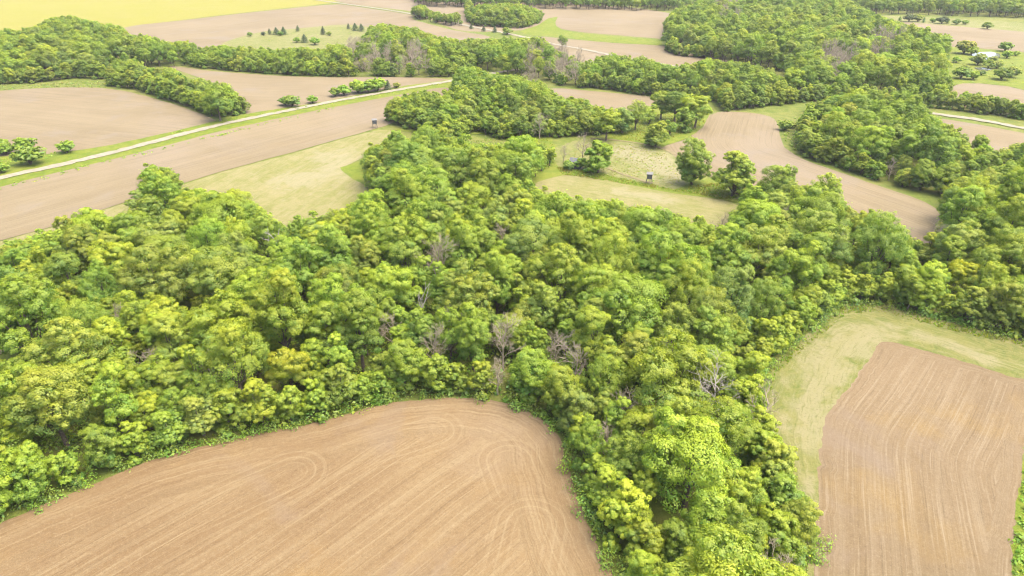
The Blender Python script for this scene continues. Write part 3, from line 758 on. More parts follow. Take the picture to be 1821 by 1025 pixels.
EAST_FRONT = [(1685, 310), (1760, 296)]
edge_front = W_MAIN[W_MAIN.index((1821, 606)):W_MAIN.index((-160, 1000)) + 1]
def plant_edge(px_line, inset, gap, seed, ks=(12, 13, 14), smin=0.75, smax=1.15):
    r = np.random.default_rng(seed)
    line = smooth([P(*q) for q in px_line if q[1] < 1150], False, 1.0)
    t = np.gradient(line, axis=0); t /= np.hypot(t[:, 0], t[:, 1])[:, None]
    for i in range(len(line)):
        k = int(r.choice(ks)); s = r.uniform(smin, smax); w = SHAPES[k][1] * s
        side = np.array([t[i, 1], -t[i, 0]]); q = line[i] + side * (w * 0.40 + abs(r.normal(0, inset)))
        if grid.ok(q[0], q[1], w * gap):
            grid.add(q[0], q[1], w * gap); add_tree(q[0], q[1], k, s, r)
plant_edge(edge_front, 0.6, 0.72, 51)
plant_edge([(1760, 272), (1700, 357), (1620, 341), (1560, 325), (1500, 304), (1440, 285)][1:] + [(1412, 262), (1420, 228)], 0.8, 0.75, 52)
plant_edge([(438, 203), (380, 211), (340, 195), (290, 179), (240, 161), (190, 155)], 1.0, 0.62, 53)
plant_edge([(850, 127), (800, 138), (700, 138), (560, 137), (450, 131), (330, 120)], 1.5, 0.62, 54)
plant_edge([(1405, 187), (1340, 195), (1282, 199), (1262, 181), (1160, 173), (1080, 161), (1000, 155), (960, 141)], 1.5, 0.62, 55)
plant_edge([(190, 143), (130, 141), (60, 149), (-100, 154)], 1.5, 0.62, 56)
plant_edge([(1110, 238), (1010, 246), (960, 247), (890, 249), (850, 237), (815, 251), (770, 246), (720, 231), (682, 216)], 1.0, 0.62, 57)
plant_edge([(1821, 215), (1760, 206), (1650, 193), (1560, 187), (1500, 179), (1440, 183), (1404, 187)], 1.5, 0.62, 58)
plant_edge([(1250, 105), (1200, 99), (1178, 89)], 1.5, 0.62, 59)
plant_edge([(965, 41), (930, 51), (880, 49), (835, 43), (825, 20)], 1.5, 0.62, 60)
n = [plant_wood(W_MAIN, 16000, 0.66, 0.78, 1.12, 21)]
n.append(plant_wood(W_NORTH, 3000, 0.72, 0.75, 1.0, 22))
n.append(plant_wood(W_EAST2, 4000, 0.74, 0.75, 1.0, 23))
n.append(plant_wood(W_SPUR, 1500, 0.6, 0.7, 1.0, 24))
n.append(plant_wood(W_BELT, 16000, 0.74, 0.7, 0.98, 25))
n.append(plant_wood(W_EAST, 26000, 0.80, 0.8, 1.05, 26))
n.append(plant_wood(W_COPSE, 1500, 0.6, 0.8, 1.0, 27))
n.append(plant_wood(W_ROW, 1000, 0.55, 0.7, 0.9, 28))
# the country beyond, woods to the far edge of what can be seen
r9 = np.random.default_rng(31)
cnt = 0
for _ in range(9000):
    y = r9.uniform(700, 975); x = r9.uniform(-0.2, 0.92) * y
    px, py = proj(x, y, 0)
    edge = 8 if px < 1160 else 20
    if px < 740: continue
    if px < 1240 and py > 12 + (px - 760) * 0.02: continue
    if px >= 1240 and py > 26 + max(0, px - 1600) * 0.03: continue
    k = int(r9.choice(12)); s = r9.uniform(0.8, 1.05)
    if not grid.ok(x, y, SHAPES[k][1] * s * 0.75): continue
    grid.add(x, y, SHAPES[k][1] * s * 0.75); add_tree(x, y, k, s, r9); cnt += 1
n.append(cnt)
print("TREES", n, len(TREES))

# ------------------------------------------------------------------ individual trees
def jitter_tint(ti, r):
    c = np.array(TINTS[ti][1])
    if ti < 6: c = 0.68 * c + 0.32 * np.array(TINTS[0][1]) * 0.92
    f = 1 + r.normal(0, 0.08); g = r.normal(0, 0.04)
    return (max(0.005, c[0] * f * (1 + g)), max(0.005, c[1] * f), max(0.004, c[2] * f * (1 - g)), 1.0)

for t in TREES: t['vis'] = t['size'] if -25 < t['cx'] < PW + 25 and -40 < t['cy'] < PH + 25 else 0
order = sorted((t for t in TREES if not t['fixed']), key=lambda t: -t['vis'])
N_SINGLE = 300 - sum(t['fixed'] for t in TREES)
single = [t for t in TREES if t['fixed']] + order[:N_SINGLE]
mass = order[N_SINGLE:]
print("smallest single", order[N_SINGLE - 1]['vis'], order[N_SINGLE - 1]['cy'])

ORD = ["nearest", "second", "third", "fourth", "fifth", "sixth", "seventh", "eighth", "ninth", "tenth", "eleventh", "twelfth"]
MARKS = [(px, py, ph) for (px, py, h, kd, lab, ph) in DEAD] + [
    (515, 652, "small bright yellow-green crown"), (695, 510, "large round yellow-green crown"), (840, 600, "tall fresh green tree"), (90, 715, "large pale olive oak"), (1715, 490, "bright yellow tree"),
    (1230, 815, "largest spreading crown of the tongue"), (288, 345, "tallest back-corner tree"), (668, 285, "dark hay-field corner tree"), (1308, 312, "dark lone round tree"), (440, 385, "dark oval back-edge tree"),
    (150, 870, "front field's left end"), (450, 776, "middle of the front field's edge"), (1005, 800, "front field's rounded right corner"), (1045, 930, "lower right edge of the front field"),
    (1392, 850, "narrow lower hay strip"), (1530, 543, "top of the right hay strip"), (1800, 600, "outer end of the right hay strip"), (5, 608, "scrap of tan field"), (60, 418, "long tan field's near corner"), (1674, 385, "tip of the curving tan field"), (1200, 385, "small hay field's near edge")]
used = {}
for t in single:
    if t['label']: continue
    best = None
    d = [((t['cx'] - m[0]) ** 2 + ((t['cy'] - m[1]) * 1.4) ** 2, i) for i, m in enumerate(MARKS)]
    i = min(d)[1]; m = MARKS[i]
    dx, dy = t['cx'] - m[0], (t['cy'] - m[1]) * 1.4
    sec = ("to the right of" if dx > 0 else "to the left of") if abs(dx) > abs(dy) else ("below" if dy > 0 else "above")
    used.setdefault((i, sec), []).append((dx * dx + dy * dy, t))
for (i, sec), lst in used.items():
    lst.sort(key=lambda q: q[0])
    for j, (_, t) in enumerate(lst):
        o = "" if len(lst) == 1 else (ORD[min(j, 11)] + " ")
        lab = f"{SHAPES[t['k']][0]} {TINTS[t['ti']][0]} tree, {o}{sec} the {MARKS[i][2]}"
        if len(lab.replace("-", " ").split()) > 16: lab = lab.replace("to the right of", "right of").replace("to the left of", "left of")
        t['label'] = lab

STOCK = {}
def make_tree(t, r):
    word, w, h, cm, tm = PROTO[t['k']]
    s = t['s']
    root = empty("broadleaf_tree", (t['x'], t['y'], 0), t['rz'], (s * t['wide'] * r.uniform(0.93, 1.07), s * t['wide'] * r.uniform(0.93, 1.07), s))
    tag(root, t['label'], "tree", "trees of the main wood" if t['cy'] > 300 else "trees beyond the main wood")
    tr = link(bpy.data.objects.new("trunk", tm), root)
    c = link(bpy.data.objects.new("crown", cm), root)
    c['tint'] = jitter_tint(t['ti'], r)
    STOCK.setdefault(t['k'], (c, tr))
for t in single: make_tree(t, rng)

bi = 0
for (px, py, h, kd, lab, ph) in DEAD:
    x, y = P(px, py, h * 0.62)
    tm, limbs = BARE[kd][bi % len(BARE[kd])]; bi += 1
    hh = {"twiggy": 10.5, "tall": 14.5, "snag": 15.0, "bleached": 15.0, "broken": 9.0}[kd]
    root = empty("bare_tree", (x, y, 0), bi * 1.3 if kd not in ("broken",) else 0.2, h / hh)
    tag(root, lab, "tree", "bare and dead trees")
    link(bpy.data.objects.new("trunk", tm), root)
    bl = [link(bpy.data.objects.new("limb", lm), root) for lm in limbs]
    if kd == 'twiggy' and 'bare' not in STOCK: STOCK['bare'] = tuple(bl)

# ------------------------------------------------------------------ massed far woods: one object of many small crowns
GREY_ZONES = [(620, 760, 82, 128), (925, 1035, 92, 150), (1455, 1520, 88, 125), (1545, 1600, 60, 112), (1270, 1310, 0, 40)]
rr = np.random.default_rng(5)
pos_, kind_, scl_, rot_, tin_ = [], [], [], [], []
for t in mass:
    k = t['k'] if t['k'] in STOCK else 2
    col = jitter_tint(t['ti'], rr); s_ = t['s']
    if any(a < t['cx'] < b and c0 < t['cy'] < d0 for a, b, c0, d0 in GREY_ZONES) and rr.random() < 0.6:
        k, s_ = 99, s_ * 1.45                                                 # trees still without leaves
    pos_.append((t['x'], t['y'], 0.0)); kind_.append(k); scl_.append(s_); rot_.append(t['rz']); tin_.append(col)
wmesh = bpy.data.meshes.new("woods")
wmesh.from_pydata(pos_, [], [])
for an, typ, data, key in (("shape", 'INT', kind_, "value"), ("size", 'FLOAT', scl_, "value"), ("turn", 'FLOAT', rot_, "value"), ("tint", 'FLOAT_COLOR', np.array(tin_, np.float32).ravel(), "color")):
    wmesh.attributes.new(an, typ, 'POINT').data.foreach_set(key, data)
woods = bpy.data.objects.new("woods", wmesh)
tag(link(woods), "far woods and hedgerow belts of mixed green broadleaf trees beyond the fields", None, None, 'stuff')
ng = bpy.data.node_groups.new("woods", 'GeometryNodeTree')
ng.interface.new_socket("Geometry", in_out='INPUT', socket_type='NodeSocketGeometry')
ng.interface.new_socket("Geometry", in_out='OUTPUT', socket_type='NodeSocketGeometry')
gi, go = ng.nodes.new("NodeGroupInput"), ng.nodes.new("NodeGroupOutput")
def named(nm, dt):
    nd = ng.nodes.new("GeometryNodeInputNamedAttribute"); nd.data_type = dt; nd.inputs[0].default_value = nm
    return nd.outputs[0]
shp, siz, trn = named("shape", 'INT'), named("size", 'FLOAT'), named("turn", 'FLOAT')
rotv = ng.nodes.new("ShaderNodeCombineXYZ"); ng.links.new(trn, rotv.inputs[2])
sclv = ng.nodes.new("ShaderNodeCombineXYZ")
for q in range(3): ng.links.new(siz, sclv.inputs[q])
join_all = ng.nodes.new("GeometryNodeJoinGeometry")
for k in sorted(set(kind_)):
    jn = ng.nodes.new("GeometryNodeJoinGeometry")
    for ob in STOCK['bare' if k == 99 else k]:
        oi = ng.nodes.new("GeometryNodeObjectInfo"); oi.transform_space = 'ORIGINAL'
        oi.inputs['Object'].default_value = ob
        ng.links.new(oi.outputs['Geometry'], jn.inputs[0])
    cmp_ = ng.nodes.new("FunctionNodeCompare"); cmp_.data_type = 'INT'; cmp_.operation = 'EQUAL'
    ng.links.new(shp, cmp_.inputs[2]); cmp_.inputs[3].default_value = k
    ip = ng.nodes.new("GeometryNodeInstanceOnPoints")
    ng.links.new(gi.outputs[0], ip.inputs['Points']); ng.links.new(cmp_.outputs[0], ip.inputs['Selection'])
    ng.links.new(jn.outputs[0], ip.inputs['Instance']); ng.links.new(rotv.outputs[0], ip.inputs['Rotation']); ng.links.new(sclv.outputs[0], ip.inputs['Scale'])
    ng.links.new(ip.outputs[0], join_all.inputs[0])
ng.links.new(join_all.outputs[0], go.inputs[0])
woods.modifiers.new("planting", 'NODES').node_group = ng

# ------------------------------------------------------------------ undergrowth below and along the near wood
def bush_arrays(r, x, y, w, h, n, leaf, z=0.0):
    e = ball(n, r); e[:, 2] = np.abs(e[:, 2])
    rad = r.uniform(0.55, 1.05, (n, 1)) * (1 + 0.3 * np.sin(3 * np.arctan2(e[:, 1], e[:, 0]) + x)[:, None])
    p = np.array([x, y, z]) + e * rad * np.array([w / 2, w / 2, h])
    nn = unit(e + 0.35 * r.normal(size=(n, 3)) + np.array([0, 0, 0.4]))
    return leaves(p, nn, leaf * r.uniform(0.6, 1.4, n), r)

def stuff_bushes(name, spots, label):
    r = np.random.default_rng(77); vs_, fs_, ts_, cs_ = [], [], [], []; off = 0
    for (x, y, w, h, n, leaf, col) in spots:
        V, F = bush_arrays(r, x, y, w, h, n, leaf)
        vs_.append(V); fs_.append(F + off); off += len(V)
        ts_.append(np.repeat(np.clip(r.normal(0.5 + r.normal(0, 0.1), 0.2, len(F)), 0, 1), 4))
        cs_.append(np.tile(np.array((*[q * r.uniform(0.9, 1.1) for q in col], 1)), (len(V), 1)))
    V, F = np.concatenate(vs_), np.concatenate(fs_)
    o = bpy.data.objects.new(name, mesh_np(name, V, F, M_leaf_mass, {'tone': ('FLOAT', np.concatenate(ts_)), 'tint': ('FLOAT_COLOR', np.concatenate(cs_))}))
    print(name, len(F) * 2, "tris")
    return tag(link(o), label, None, None, 'stuff')

spots = []
ru = np.random.default_rng(41)
gp = np.array([P(px, min(py, 1180)) for px, py in W_MAIN])
lo, hi = gp.min(0), np.minimum(gp.max(0), (260, 330))
X = ru.uniform(lo[0], hi[0], 9000); Y = ru.uniform(lo[1], hi[1], 9000)
a, b_ = proj(X, Y, 0.0)
c1, d1 = proj(X, Y, 3.0)
m = inside(W_MAIN, a, b_) & inside(W_MAIN, c1, d1) & (a > -100) & (a < PW + 100)
for x, y in zip(X[m], Y[m]):
    f = y / 150
    col = (FRESH, MID, MID, OLIVE, DARK, YEL)[ru.integers(6)]
    spots.append((x, y, ru.uniform(2.5, 4.5), ru.uniform(1.2, 3.6), int(40 / max(1, f)), 0.42 * max(0.75, f ** 0.5), col))
# the leafy skirt along the wood's open edges
line = smooth([P(px, py) for px, py in edge_front if py < 1100], False, 1.1)
for (x, y) in line:
    for _ in range(2):
        px, py = proj(x, y, 0)
        jx, jy = ru.normal(0, 0.7, 2)
        q = proj(x + jx, y + jy + 0.3, 0.0)
        if ru.random() < 0.55:
            vx, vy = x + jx, y + jy + 0.8
            big = ru.random() < 0.3
            spots.append((vx, vy, ru.uniform(1.6, 2.8) * (1.6 if big else 1), ru.uniform(1.0, 2.4) * (2.0 if big else 1), 140 if big else 60, 0.20, (FRESH, MID, MID, DARK, FRESH)[ru.integers(5)]))
stuff_bushes("undergrowth", spots, "leafy undergrowth filling the floor and edges of the main wood")

# weeds on the meadow and rough verge plants
spots = []
for poly, nn, hh, cols in (([(1050, 250), (1180, 265), (1215, 320), (1180, 335), (1080, 312), (1060, 280)], 230, (0.12, 0.4), (OLIVE, (0.2, 0.22, 0.055), (0.25, 0.25, 0.07))),
                           ([(-100, 300), (0, 282), (200, 262), (420, 212), (800, 146), (800, 148), (420, 216), (0, 300)], 200, (0.2, 0.9), (FRESH, YEL)),
                           ([(0, 332), (200, 284), (600, 189), (600, 193), (200, 289), (0, 340)], 150, (0.2, 0.7), (FRESH, YEL)),
                           ([(0, 152), (120, 146), (190, 144), (190, 156), (60, 157), (0, 162)], 160, (0.2, 0.8), (OLIVE, PALE, (0.17, 0.17, 0.045))),
                           ([(1395, 222), (1430, 200), (1440, 230), (1420, 275), (1395, 250)], 90, (0.3, 1.6), (OLIVE, MID, FRESH)),
                           ([(400, 95), (470, 62), (620, 50), (690, 70), (600, 90)], 60, (0.2, 0.6), (OLIVE, (0.17, 0.17, 0.045))),
                           ([(1700, 100), (1821, 110), (1821, 150), (1720, 140)], 60, (0.2, 0.6), (OLIVE, (0.17, 0.17, 0.045))),
                           ([(1800, 1025), (1821, 840), (1860, 840), (1860, 1025)], 160, (0.5, 1.4), (FRESH, YEL, FRESH))):
    g4 = np.array([P(*q) for q in poly]); lo, hi = g4.min(0), g4.max(0)
    k = 0
    for _ in range(nn * 12):
        x, y = ru.uniform(lo, hi)
        px, py = proj(x, y, 0)
        if inside(poly, px, py)[0]:
            spots.append((x, y, ru.uniform(0.8, 2.2), ru.uniform(*hh), 14, 0.33, cols[ru.integers(len(cols))])); k += 1
            if k >= nn: break
stuff_bushes("weeds", spots, "weeds and rough plants on the meadow, banks and verges")

# standing grass tufts on the rough grass near enough to see them
def tufts(name, areas, label):
    r = np.random.default_rng(88); VV, TT, CC = [], [], []
    for poly, n, h0, h1, cols in areas:
        g4 = np.array([P(*q) for q in poly]); lo, hi = g4.min(0), g4.max(0)
        x = r.uniform(lo[0], hi[0], n * 4); y = r.uniform(lo[1], hi[1], n * 4)
        px, py = proj(x, y, 0); m = np.where(inside(poly, px, py))[0][:n]
        x, y = x[m], y[m]; k = len(x)
        clump = np.sin(x * 0.35 + 2 * np.sin(y * 0.21)) + np.sin(y * 0.4 + 1.7 * np.sin(x * 0.17)) + r.normal(0, 0.8, k)
        hh = r.uniform(h0, h1, k) * np.clip(0.75 + 0.3 * clump, 0.3, 1.6)
        ci = np.clip((clump * 0.25 + 0.5 + r.normal(0, 0.18, k)) * len(cols), 0, len(cols) - 1).astype(int)
        col = np.array(cols)[ci] * r.uniform(0.85, 1.12, (k, 1))
        for b in range(4):
            a = r.uniform(0, 6.28, k); w = r.uniform(0.07, 0.16, k); ln = r.uniform(0.2, 0.8, k) * hh
            bx, by = x + r.normal(0, 0.14, k), y + r.normal(0, 0.14, k)
            dx, dy = np.cos(a), np.sin(a); la = a + r.normal(1.57, 0.5, k); lx, ly = np.cos(la) * ln, np.sin(la) * ln
            z0 = np.full(k, 0.12)
            VV.append(np.stack([np.stack([bx - dx * w, by - dy * w, z0], 1), np.stack([bx + dx * w, by + dy * w, z0], 1),
                                np.stack([bx + dx * w * 0.4 + lx, by + dy * w * 0.4 + ly, hh + 0.15], 1), np.stack([bx - dx * w * 0.4 + lx, by - dy * w * 0.4 + ly, hh + 0.15], 1)], 1).reshape(-1, 3))
            TT.append(np.repeat(np.clip(r.normal(0.5, 0.2, k), 0.01, 1), 4)); CC.append(np.repeat(np.c_[col, np.ones(k)], 4, 0))
    V = np.concatenate(VV); F = np.arange(len(V)).reshape(-1, 4)
    o = bpy.data.objects.new(name, mesh_np(name, V, F, M_leaf_mass, {'tone': ('FLOAT', np.concatenate(TT)), 'tint': ('FLOAT_COLOR', np.concatenate(CC))}))
    return tag(link(o), label, None, None, 'stuff')
GR, OL, ST = (0.180, 0.215, 0.032), (0.230, 0.220, 0.060), (0.270, 0.235, 0.115)
tufts("grass", [
    ([(1395, 850), (1375, 800), (1355, 745), (1352, 700), (1370, 660), (1410, 620), (1452, 585), (1500, 547), (1560, 543), (1720, 584), (1821, 606), (1821, 618), (1720, 596), (1560, 556), (1505, 560), (1460, 597), (1420, 630), (1382, 668), (1364, 705), (1368, 745), (1388, 800), (1402, 850)], 3000, 0.2, 0.6, [GR, FRESH, GR]),
    ([(1050, 250), (1180, 265), (1215, 322), (1180, 338), (1080, 314), (1010, 300), (1010, 270)], 1200, 0.06, 0.2, [ST, ST, OL]),
    ([(990, 298), (1070, 310), (1200, 338), (1290, 325), (1345, 340), (1300, 356), (1130, 331), (1000, 311)], 1800, 0.2, 0.6, [GR, FRESH, OL]),
    ([(1085, 246), (1125, 212), (1240, 192), (1255, 222), (1170, 258)], 1500, 0.2, 0.6, [GR, OL]),
    ([(720, 262), (960, 240), (985, 258), (900, 300), (700, 300)], 1200, 0.3, 0.8, [GR, FRESH]),
], "rough standing grass along the hay strip, meadow and banks")

# ------------------------------------------------------------------ shrubs and cedars in the open
def shrub_mesh(seed, w, h, cone=False):
    r = np.random.default_rng(seed)
    if cone:
        z = r.uniform(0, 1, 900) ** 0.8; a = r.uniform(0, 6.28, 900)
        rad = (1 - z) ** 0.8 * w / 2 * (1 + 0.18 * np.sin(5 * a + 9 * z)) * r.uniform(0.45, 1.1, 900)
        p = np.stack([np.cos(a) * rad, np.sin(a) * rad, 0.15 + z * h], 1)
        nn = unit(np.stack([np.cos(a), np.sin(a), np.full(900, 0.5)], 1) + 0.4 * r.normal(size=(900, 3)))
        V, F = leaves(p, nn, 0.26 * r.uniform(0.6, 1.3, 900), r)
        t = np.repeat(np.clip(r.normal(0.45, 0.2, 900), 0, 1), 4)
    else:
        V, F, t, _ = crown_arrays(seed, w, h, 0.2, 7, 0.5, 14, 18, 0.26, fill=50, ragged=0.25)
    mb = MB(); mb.tube([(0, 0, -0.2), (0.05, 0, h * 0.4), (0, 0.05, h * 0.75)], [0.16, 0.12, 0.04], 6)
    for k in range(5):
        q = k * 1.26; mb.tube([(0, 0, 0.1), (math.cos(q) * w * 0.15, math.sin(q) * w * 0.15, h * 0.35), (math.cos(q) * w * 0.28, math.sin(q) * w * 0.28, h * 0.65)], [0.09, 0.06, 0.02], 4, False)
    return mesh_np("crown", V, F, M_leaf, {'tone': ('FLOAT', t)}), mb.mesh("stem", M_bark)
SHRUB = [shrub_mesh(900 + i, 4.2, 3.6) for i in range(4)]
CEDAR = [shrub_mesh(950 + i, 3.6, 6.5, True) for i in range(3)]
CED = (0.088, 0.122, 0.060)
# base in the survey, height, tint, kind, label
OPEN = [
    (520, 190, 6.0, MID, 's', "dense green shrub beside the gravel road, largest of the field's end"),
    (508, 188, 4.5, DARK, 's', "darker half of the shrub clump beside the gravel road"),
    (556, 184, 4.0, FRESH, 's', "single small shrub on the verge right of the shrub clump"),
    (596, 172, 4.5, MID, 's', "low shrub at the left end of the roadside thicket"),
    (612, 170, 5.5, FRESH, 's', "green shrub second from the left end of the roadside thicket"),
    (637, 166, 7.0, YEL, 's', "tall yellow-green shrub in the middle of the roadside thicket"),
    (655, 165, 7.0, FRESH, 's', "tall green shrub right of the yellow-green one in the roadside thicket"),
    (672, 162, 7.0, YEL, 's', "yellowish shrub just left of the roadside cedar"),
    (690, 160, 5.5, CED, 'c', "dark cedar at the right end of the roadside thicket"),
    (706, 157, 3.0, OLIVE, 's', "thin little shrub right of the roadside cedar"),
    (55, 293, 7.5, MID, 's', "big dense shrub on the grass verge at the left of the road"),
    (48, 272, 6.0, FRESH, 's', "leafy sapling rising behind the big verge shrub"),
    (13, 275, 4.5, FRESH, 's', "small bush on the verge left of the big verge shrub"),
    (0, 272, 6.0, MID, 's', "bush half cut off by the photo's edge above the road"),
    (2, 308, 4.0, FRESH, 's', "low bush between the road and the photo's left edge"),
    (120, 272, 4.8, FRESH, 's', "lone sapling at the tan field's lower edge by the road verge"),
    (480, 62, 5.0, CED, 'c', "left dark cedar of the pasture clump by the far tan field"),
    (492, 62, 6.0, CED, 'c', "middle dark cedar of the pasture clump by the far tan field"),
    (505, 62, 6.5, CED, 'c', "pointed right cedar of the pasture clump by the far tan field"),
    (530, 56, 5.0, CED, 'c', "lone small cedar right of the pasture clump"),
    (575, 62, 7.0, CED, 'c', "tall dark cedar in the middle of the pasture"),
    (542, 76, 6.5, CED, 'c', "cedar beside a green bush at the pasture's lower side"),
    (528, 76, 4.0, MID, 's', "round green bush beside the lower pasture cedar"),
    (620, 52, 5.0, CED, 'c', "first dark cedar at the pasture's right end"),
    (632, 55, 6.5, CED, 'c', "second dark cedar at the pasture's right end"),
    (643, 56, 6.5, CED, 'c', "third dark cedar touching the leafy wood at the pasture's right end"),
    (445, 65, 3.5, PALE, 's', "grey low bush at the pasture's left corner"),
    (469, 64, 3.2, CED, 's', "low dark bush at the left foot of the pasture cedar clump"),
    (499, 64, 3.6, DARK, 's', "dark bush between the middle and right cedar of the pasture clump"),
    (586, 64, 3.4, MID, 's', "green bush right of the tall pasture cedar"),
    (560, 80, 5.5, FRESH, 's', "leafy bush at the pasture's lower edge against the hedgerow belt"),
    (662, 58, 5.5, FRESH, 's', "leafy bush at the wood's corner below the last pasture cedar"),
    (1700, 112, 4.0, YEL, 's', "small yellowish bush on the pasture slope left of the pond"),
    (1716, 126, 3.4, OLIVE, 's', "small olive bush on the pasture below the left bank shrub"),
    (1745, 134, 3.2, PALE, 's', "little pale bush in the pasture just below the lower pool"),
    (1764, 112, 4.2, PALE, 's', "pale bush on the strip between the pond's two pools"),
    (1806, 100, 3.6, YEL, 's', "yellow-green bush right of the pond near the photo's edge"),
    (838, 52, 4.0, CED, 'c', "small dark cedar left of three by the far road"),
    (860, 56, 4.5, CED, 'c', "dark round cedar in the middle of three by the far road"),
    (880, 58, 5.5, CED, 'c', "dark cedar at the right of three by the far road"),
    (902, 62, 6.0, OLIVE, 's', "olive shrub right of the three far road cedars"),
    (1713, 96, 9.0, OLIVE, 's', "leafy olive shrub on the left bank of the pond"),
    (1727, 98, 6.0, YEL, 's', "yellowish shrub between the left bank shrub and the pond"),
    (1738, 116, 7.0, PALE, 's', "grey-green bush in front of the pond"),
    (1757, 122, 5.5, OLIVE, 's', "low bush between the two pools of the pond"),
    (1772, 122, 5.0, PALE, 's', "pale bush right of the low pond bush"),
    (1787, 92, 7.0, MID, 's', "dark round-topped little tree behind the pond"),
    (1790, 104, 5.0, YEL, 's', "yellow bush at the right bank of the pond"),
    (1708, 140, 7.0, MID, 's', "dark green bush at the wood edge below the pond"),
    (1730, 142, 5.0, YEL, 's', "yellow-green bush in the pasture below the pond"),
    (1780, 142, 7.0, DARK, 's', "dark bush in the pasture above the small tan field"),
    (1798, 138, 6.0, PALE, 's', "thin greyish bush right of the dark pasture bush"),
    (1755, 52, 6.0, MID, 's', "small lone tree on the line between far pasture and pale field"),
    (1010, 302, 3.5, DARK, 's', "dark bush against the front of the grey shed"),
    (1032, 300, 4.5, FRESH, 's', "pale green bush just right of the grey shed"),
    (1395, 232, 4.5, MID, 's', "bush on the grass corner of the curving tan field"),
    (1408, 228, 3.0, OLIVE, 's', "low olive bush behind the grass corner bush"),
]
for i in range(9):
    OPEN.append((1600 + i * 14 + (i % 3) * 2, 37 + i * 0.9 + (i % 2), 4.0 + (i * 7 % 4), (MID, CED, OLIVE, DARK)[i % 4], 's' if i % 3 else 'c',
                 "%s in the far bush row above the pale field, %s from its left end" % (("dark cedar" if i % 3 == 0 else "green bush"), ["first", "second", "third", "fourth", "fifth", "sixth", "seventh", "eighth", "last"][i])))
for i, (px, py, h, col, kd, lab) in enumerate(OPEN):
    x, y = P(px, py)
    cm, st = (CEDAR if kd == 'c' else SHRUB)[i % (3 if kd == 'c' else 4)]
    s = h / (6.5 if kd == 'c' else 3.6)
    wide = s * (1.5 + 0.9 * ((i * 37) % 10) / 10) if kd == 'c' else s * 1.25
    root = empty("cedar_tree" if kd == 'c' else "shrub", (x, y, 0), i * 0.9, (wide, wide, s))
    tag(root, lab, "cedar" if kd == 'c' else "shrub", "cedars in the pasture" if kd == 'c' else "shrubs in the open")
    link(bpy.data.objects.new("trunk" if kd == 'c' else "stem", st), root)
    c = link(bpy.data.objects.new("crown", cm), root); c['tint'] = (*[q * random.uniform(0.9, 1.1) for q in col], 1.0)

# ------------------------------------------------------------------ hunting blinds and shed
def blind(px, py, rz, label):
    x, y = P(px, py)
    root = empty("hunting_blind", (x, y, 0), rz)
    tag(root, label, "hunting blind", "raised hunting blinds")
    for sx in (-1, 1):
        for sy in (-1, 1):
            MB().tube([(sx * 1.25, sy * 1.25, 0), (sx * 0.85, sy * 0.85, 2.2)], [0.08, 0.08], 5).build("leg", M_timber, root)
    MB().box(-1.0, -1.0, 2.2, 1.0, 1.0, 2.3).build("platform", M_timber, root)
    w = MB()
    for (x0, y0, x1, y1) in ((-0.95, -0.95, 0.95, -0.88), (-0.95, 0.88, 0.95, 0.95), (-0.95, -0.88, -0.88, 0.88), (0.88, -0.88, 0.95, 0.88)):
        w.box(x0, y0, 2.3, x1, y1, 4.1)
    w.build("wall", M_dark_panel, root)
    for (x0, y0, x1, y1) in ((-0.5, -0.975, 0.5, -0.955), (0.955, -0.5, 0.975, 0.5)):
        MB().box(x0, y0, 3.2, x1, y1, 3.7).build("window", M_tin, root)
    MB().poly([(-1.25, -1.25, 4.0), (1.25, -1.25, 4.0), (1.25, 1.25, 4.25), (-1.25, 1.25, 4.25)]).poly([(-1.25, 1.25, 4.37), (1.25, 1.25, 4.37), (1.25, -1.25, 4.12), (-1.25, -1.25, 4.12)]).poly(
        [(-1.25, -1.25, 4.12), (1.25, -1.25, 4.12), (1.25, -1.25, 4.0), (-1.25, -1.25, 4.0)]).poly([(1.25, -1.25, 4.0), (1.25, -1.25, 4.12), (1.25, 1.25, 4.37), (1.25, 1.25, 4.25)]).poly(
        [(-1.25, -1.25, 4.12), (-1.25, -1.25, 4.0), (-1.25, 1.25, 4.25), (-1.25, 1.25, 4.37)]).poly([(-1.25, 1.25, 4.25), (1.25, 1.25, 4.25), (1.25, 1.25, 4.37), (-1.25, 1.25, 4.37)]).build("roof", M_white_roof, root)
    lad = MB()
    for sx in (-0.25, 0.25): lad.tube([(sx + 0.2, -1.9, 0), (sx + 0.2, -1.0, 2.3)], [0.04, 0.04], 4)
    for k in range(6):
        t = (k + 0.7) / 6.5; lad.tube([(-0.05, -1.9 + 0.9 * t, 2.3 * t), (0.45, -1.9 + 0.9 * t, 2.3 * t)], [0.03, 0.03], 4)
    lad.build("ladder", M_timber, root)
blind(667, 228, 0.35, "white-roofed dark blind on legs at the corner of the long tan field")
blind(1154, 327, -0.2, "white-roofed dark blind on legs in the weedy meadow by the farm track")

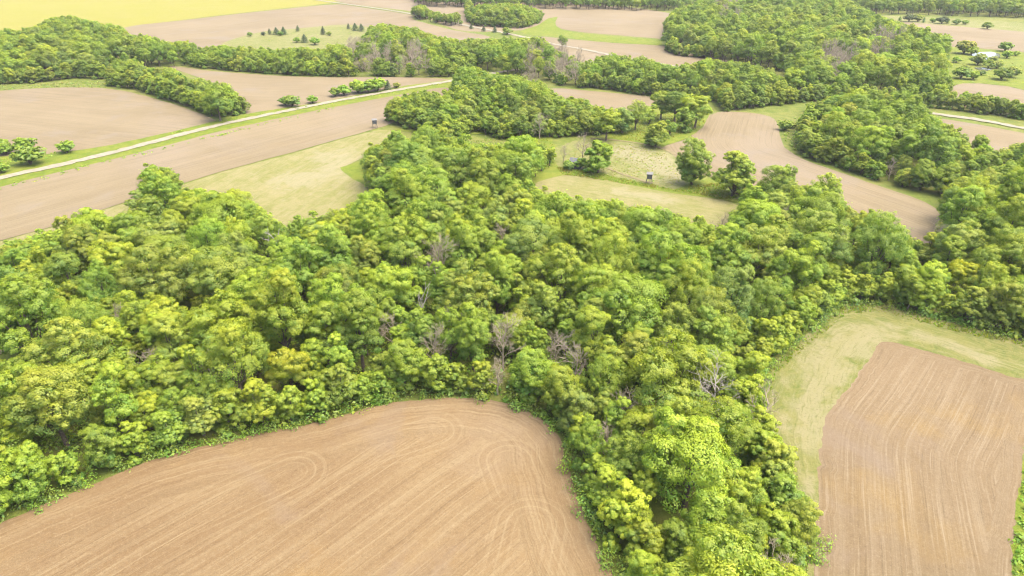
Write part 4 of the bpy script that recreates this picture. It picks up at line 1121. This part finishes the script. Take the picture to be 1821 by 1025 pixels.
x, y = P(1024, 299)
shed = tag(empty("shed", (x, y, 0), -0.35), "small grey tin shed with a rusty lean-to roof beside the bright green meadow tree", "shed")
w = MB()
w.box(-2.2, -1.8, 0, 2.2, -1.7, 3.0).box(-2.2, 1.7, 0, 2.2, 1.8, 3.0).box(-2.2, -1.7, 0, -2.1, 1.7, 3.0).box(2.1, -1.7, 0, 2.2, 1.7, 3.0)
w.build("wall", M_tin, shed)
MB().poly([(-2.5, -2.1, 3.02), (2.5, -2.1, 3.02), (2.5, 0, 4.3), (-2.5, 0, 4.3)]).poly([(-2.5, 0, 4.3), (2.5, 0, 4.3), (2.5, 2.1, 3.02), (-2.5, 2.1, 3.02)]).poly([(-2.2, -1.75, 3.0), (-2.2, 1.75, 3.0), (-2.2, 0, 4.2)]).poly([(2.2, -1.75, 3.0), (2.2, 0, 4.2), (2.2, 1.75, 3.0)]).build("roof", M_tin, shed)
MB().box(-0.6, -1.86, 0, 0.6, -1.803, 2.1).build("door", M_dark_panel, shed)
MB().poly([(2.2, -1.9, 2.7), (5.6, -1.9, 1.7), (5.6, 1.9, 1.7), (2.2, 1.9, 2.7)]).poly([(2.2, 1.9, 2.62), (5.6, 1.9, 1.62), (5.6, -1.9, 1.62), (2.2, -1.9, 2.62)]).build("lean_to_roof", M_rust, shed)
for sy in (-1.7, 1.7): MB().tube([(5.4, sy, 0), (5.4, sy, 1.68)], [0.09, 0.09], 5).build("post", M_timber, shed)

# ------------------------------------------------------------------ the air
hm = bpy.data.materials.new("haze_air"); hm.use_nodes = True
for nd in list(hm.node_tree.nodes):
    if nd.type == 'BSDF_PRINCIPLED': hm.node_tree.nodes.remove(nd)
pv = hm.node_tree.nodes.new("ShaderNodeVolumePrincipled")
pv.inputs['Color'].default_value = (0.93, 0.96, 0.97, 1)
pv.inputs['Density'].default_value = 0.000065
pv.inputs['Anisotropy'].default_value = 0.2
hm.node_tree.links.new(pv.outputs[0], [nd for nd in hm.node_tree.nodes if nd.type == 'OUTPUT_MATERIAL'][0].inputs['Volume'])
mb = MB().box(-7100, -7100, -1.0, 7100, 7100, 96.0)
tag(mb.build("haze", hm), kind='stuff')
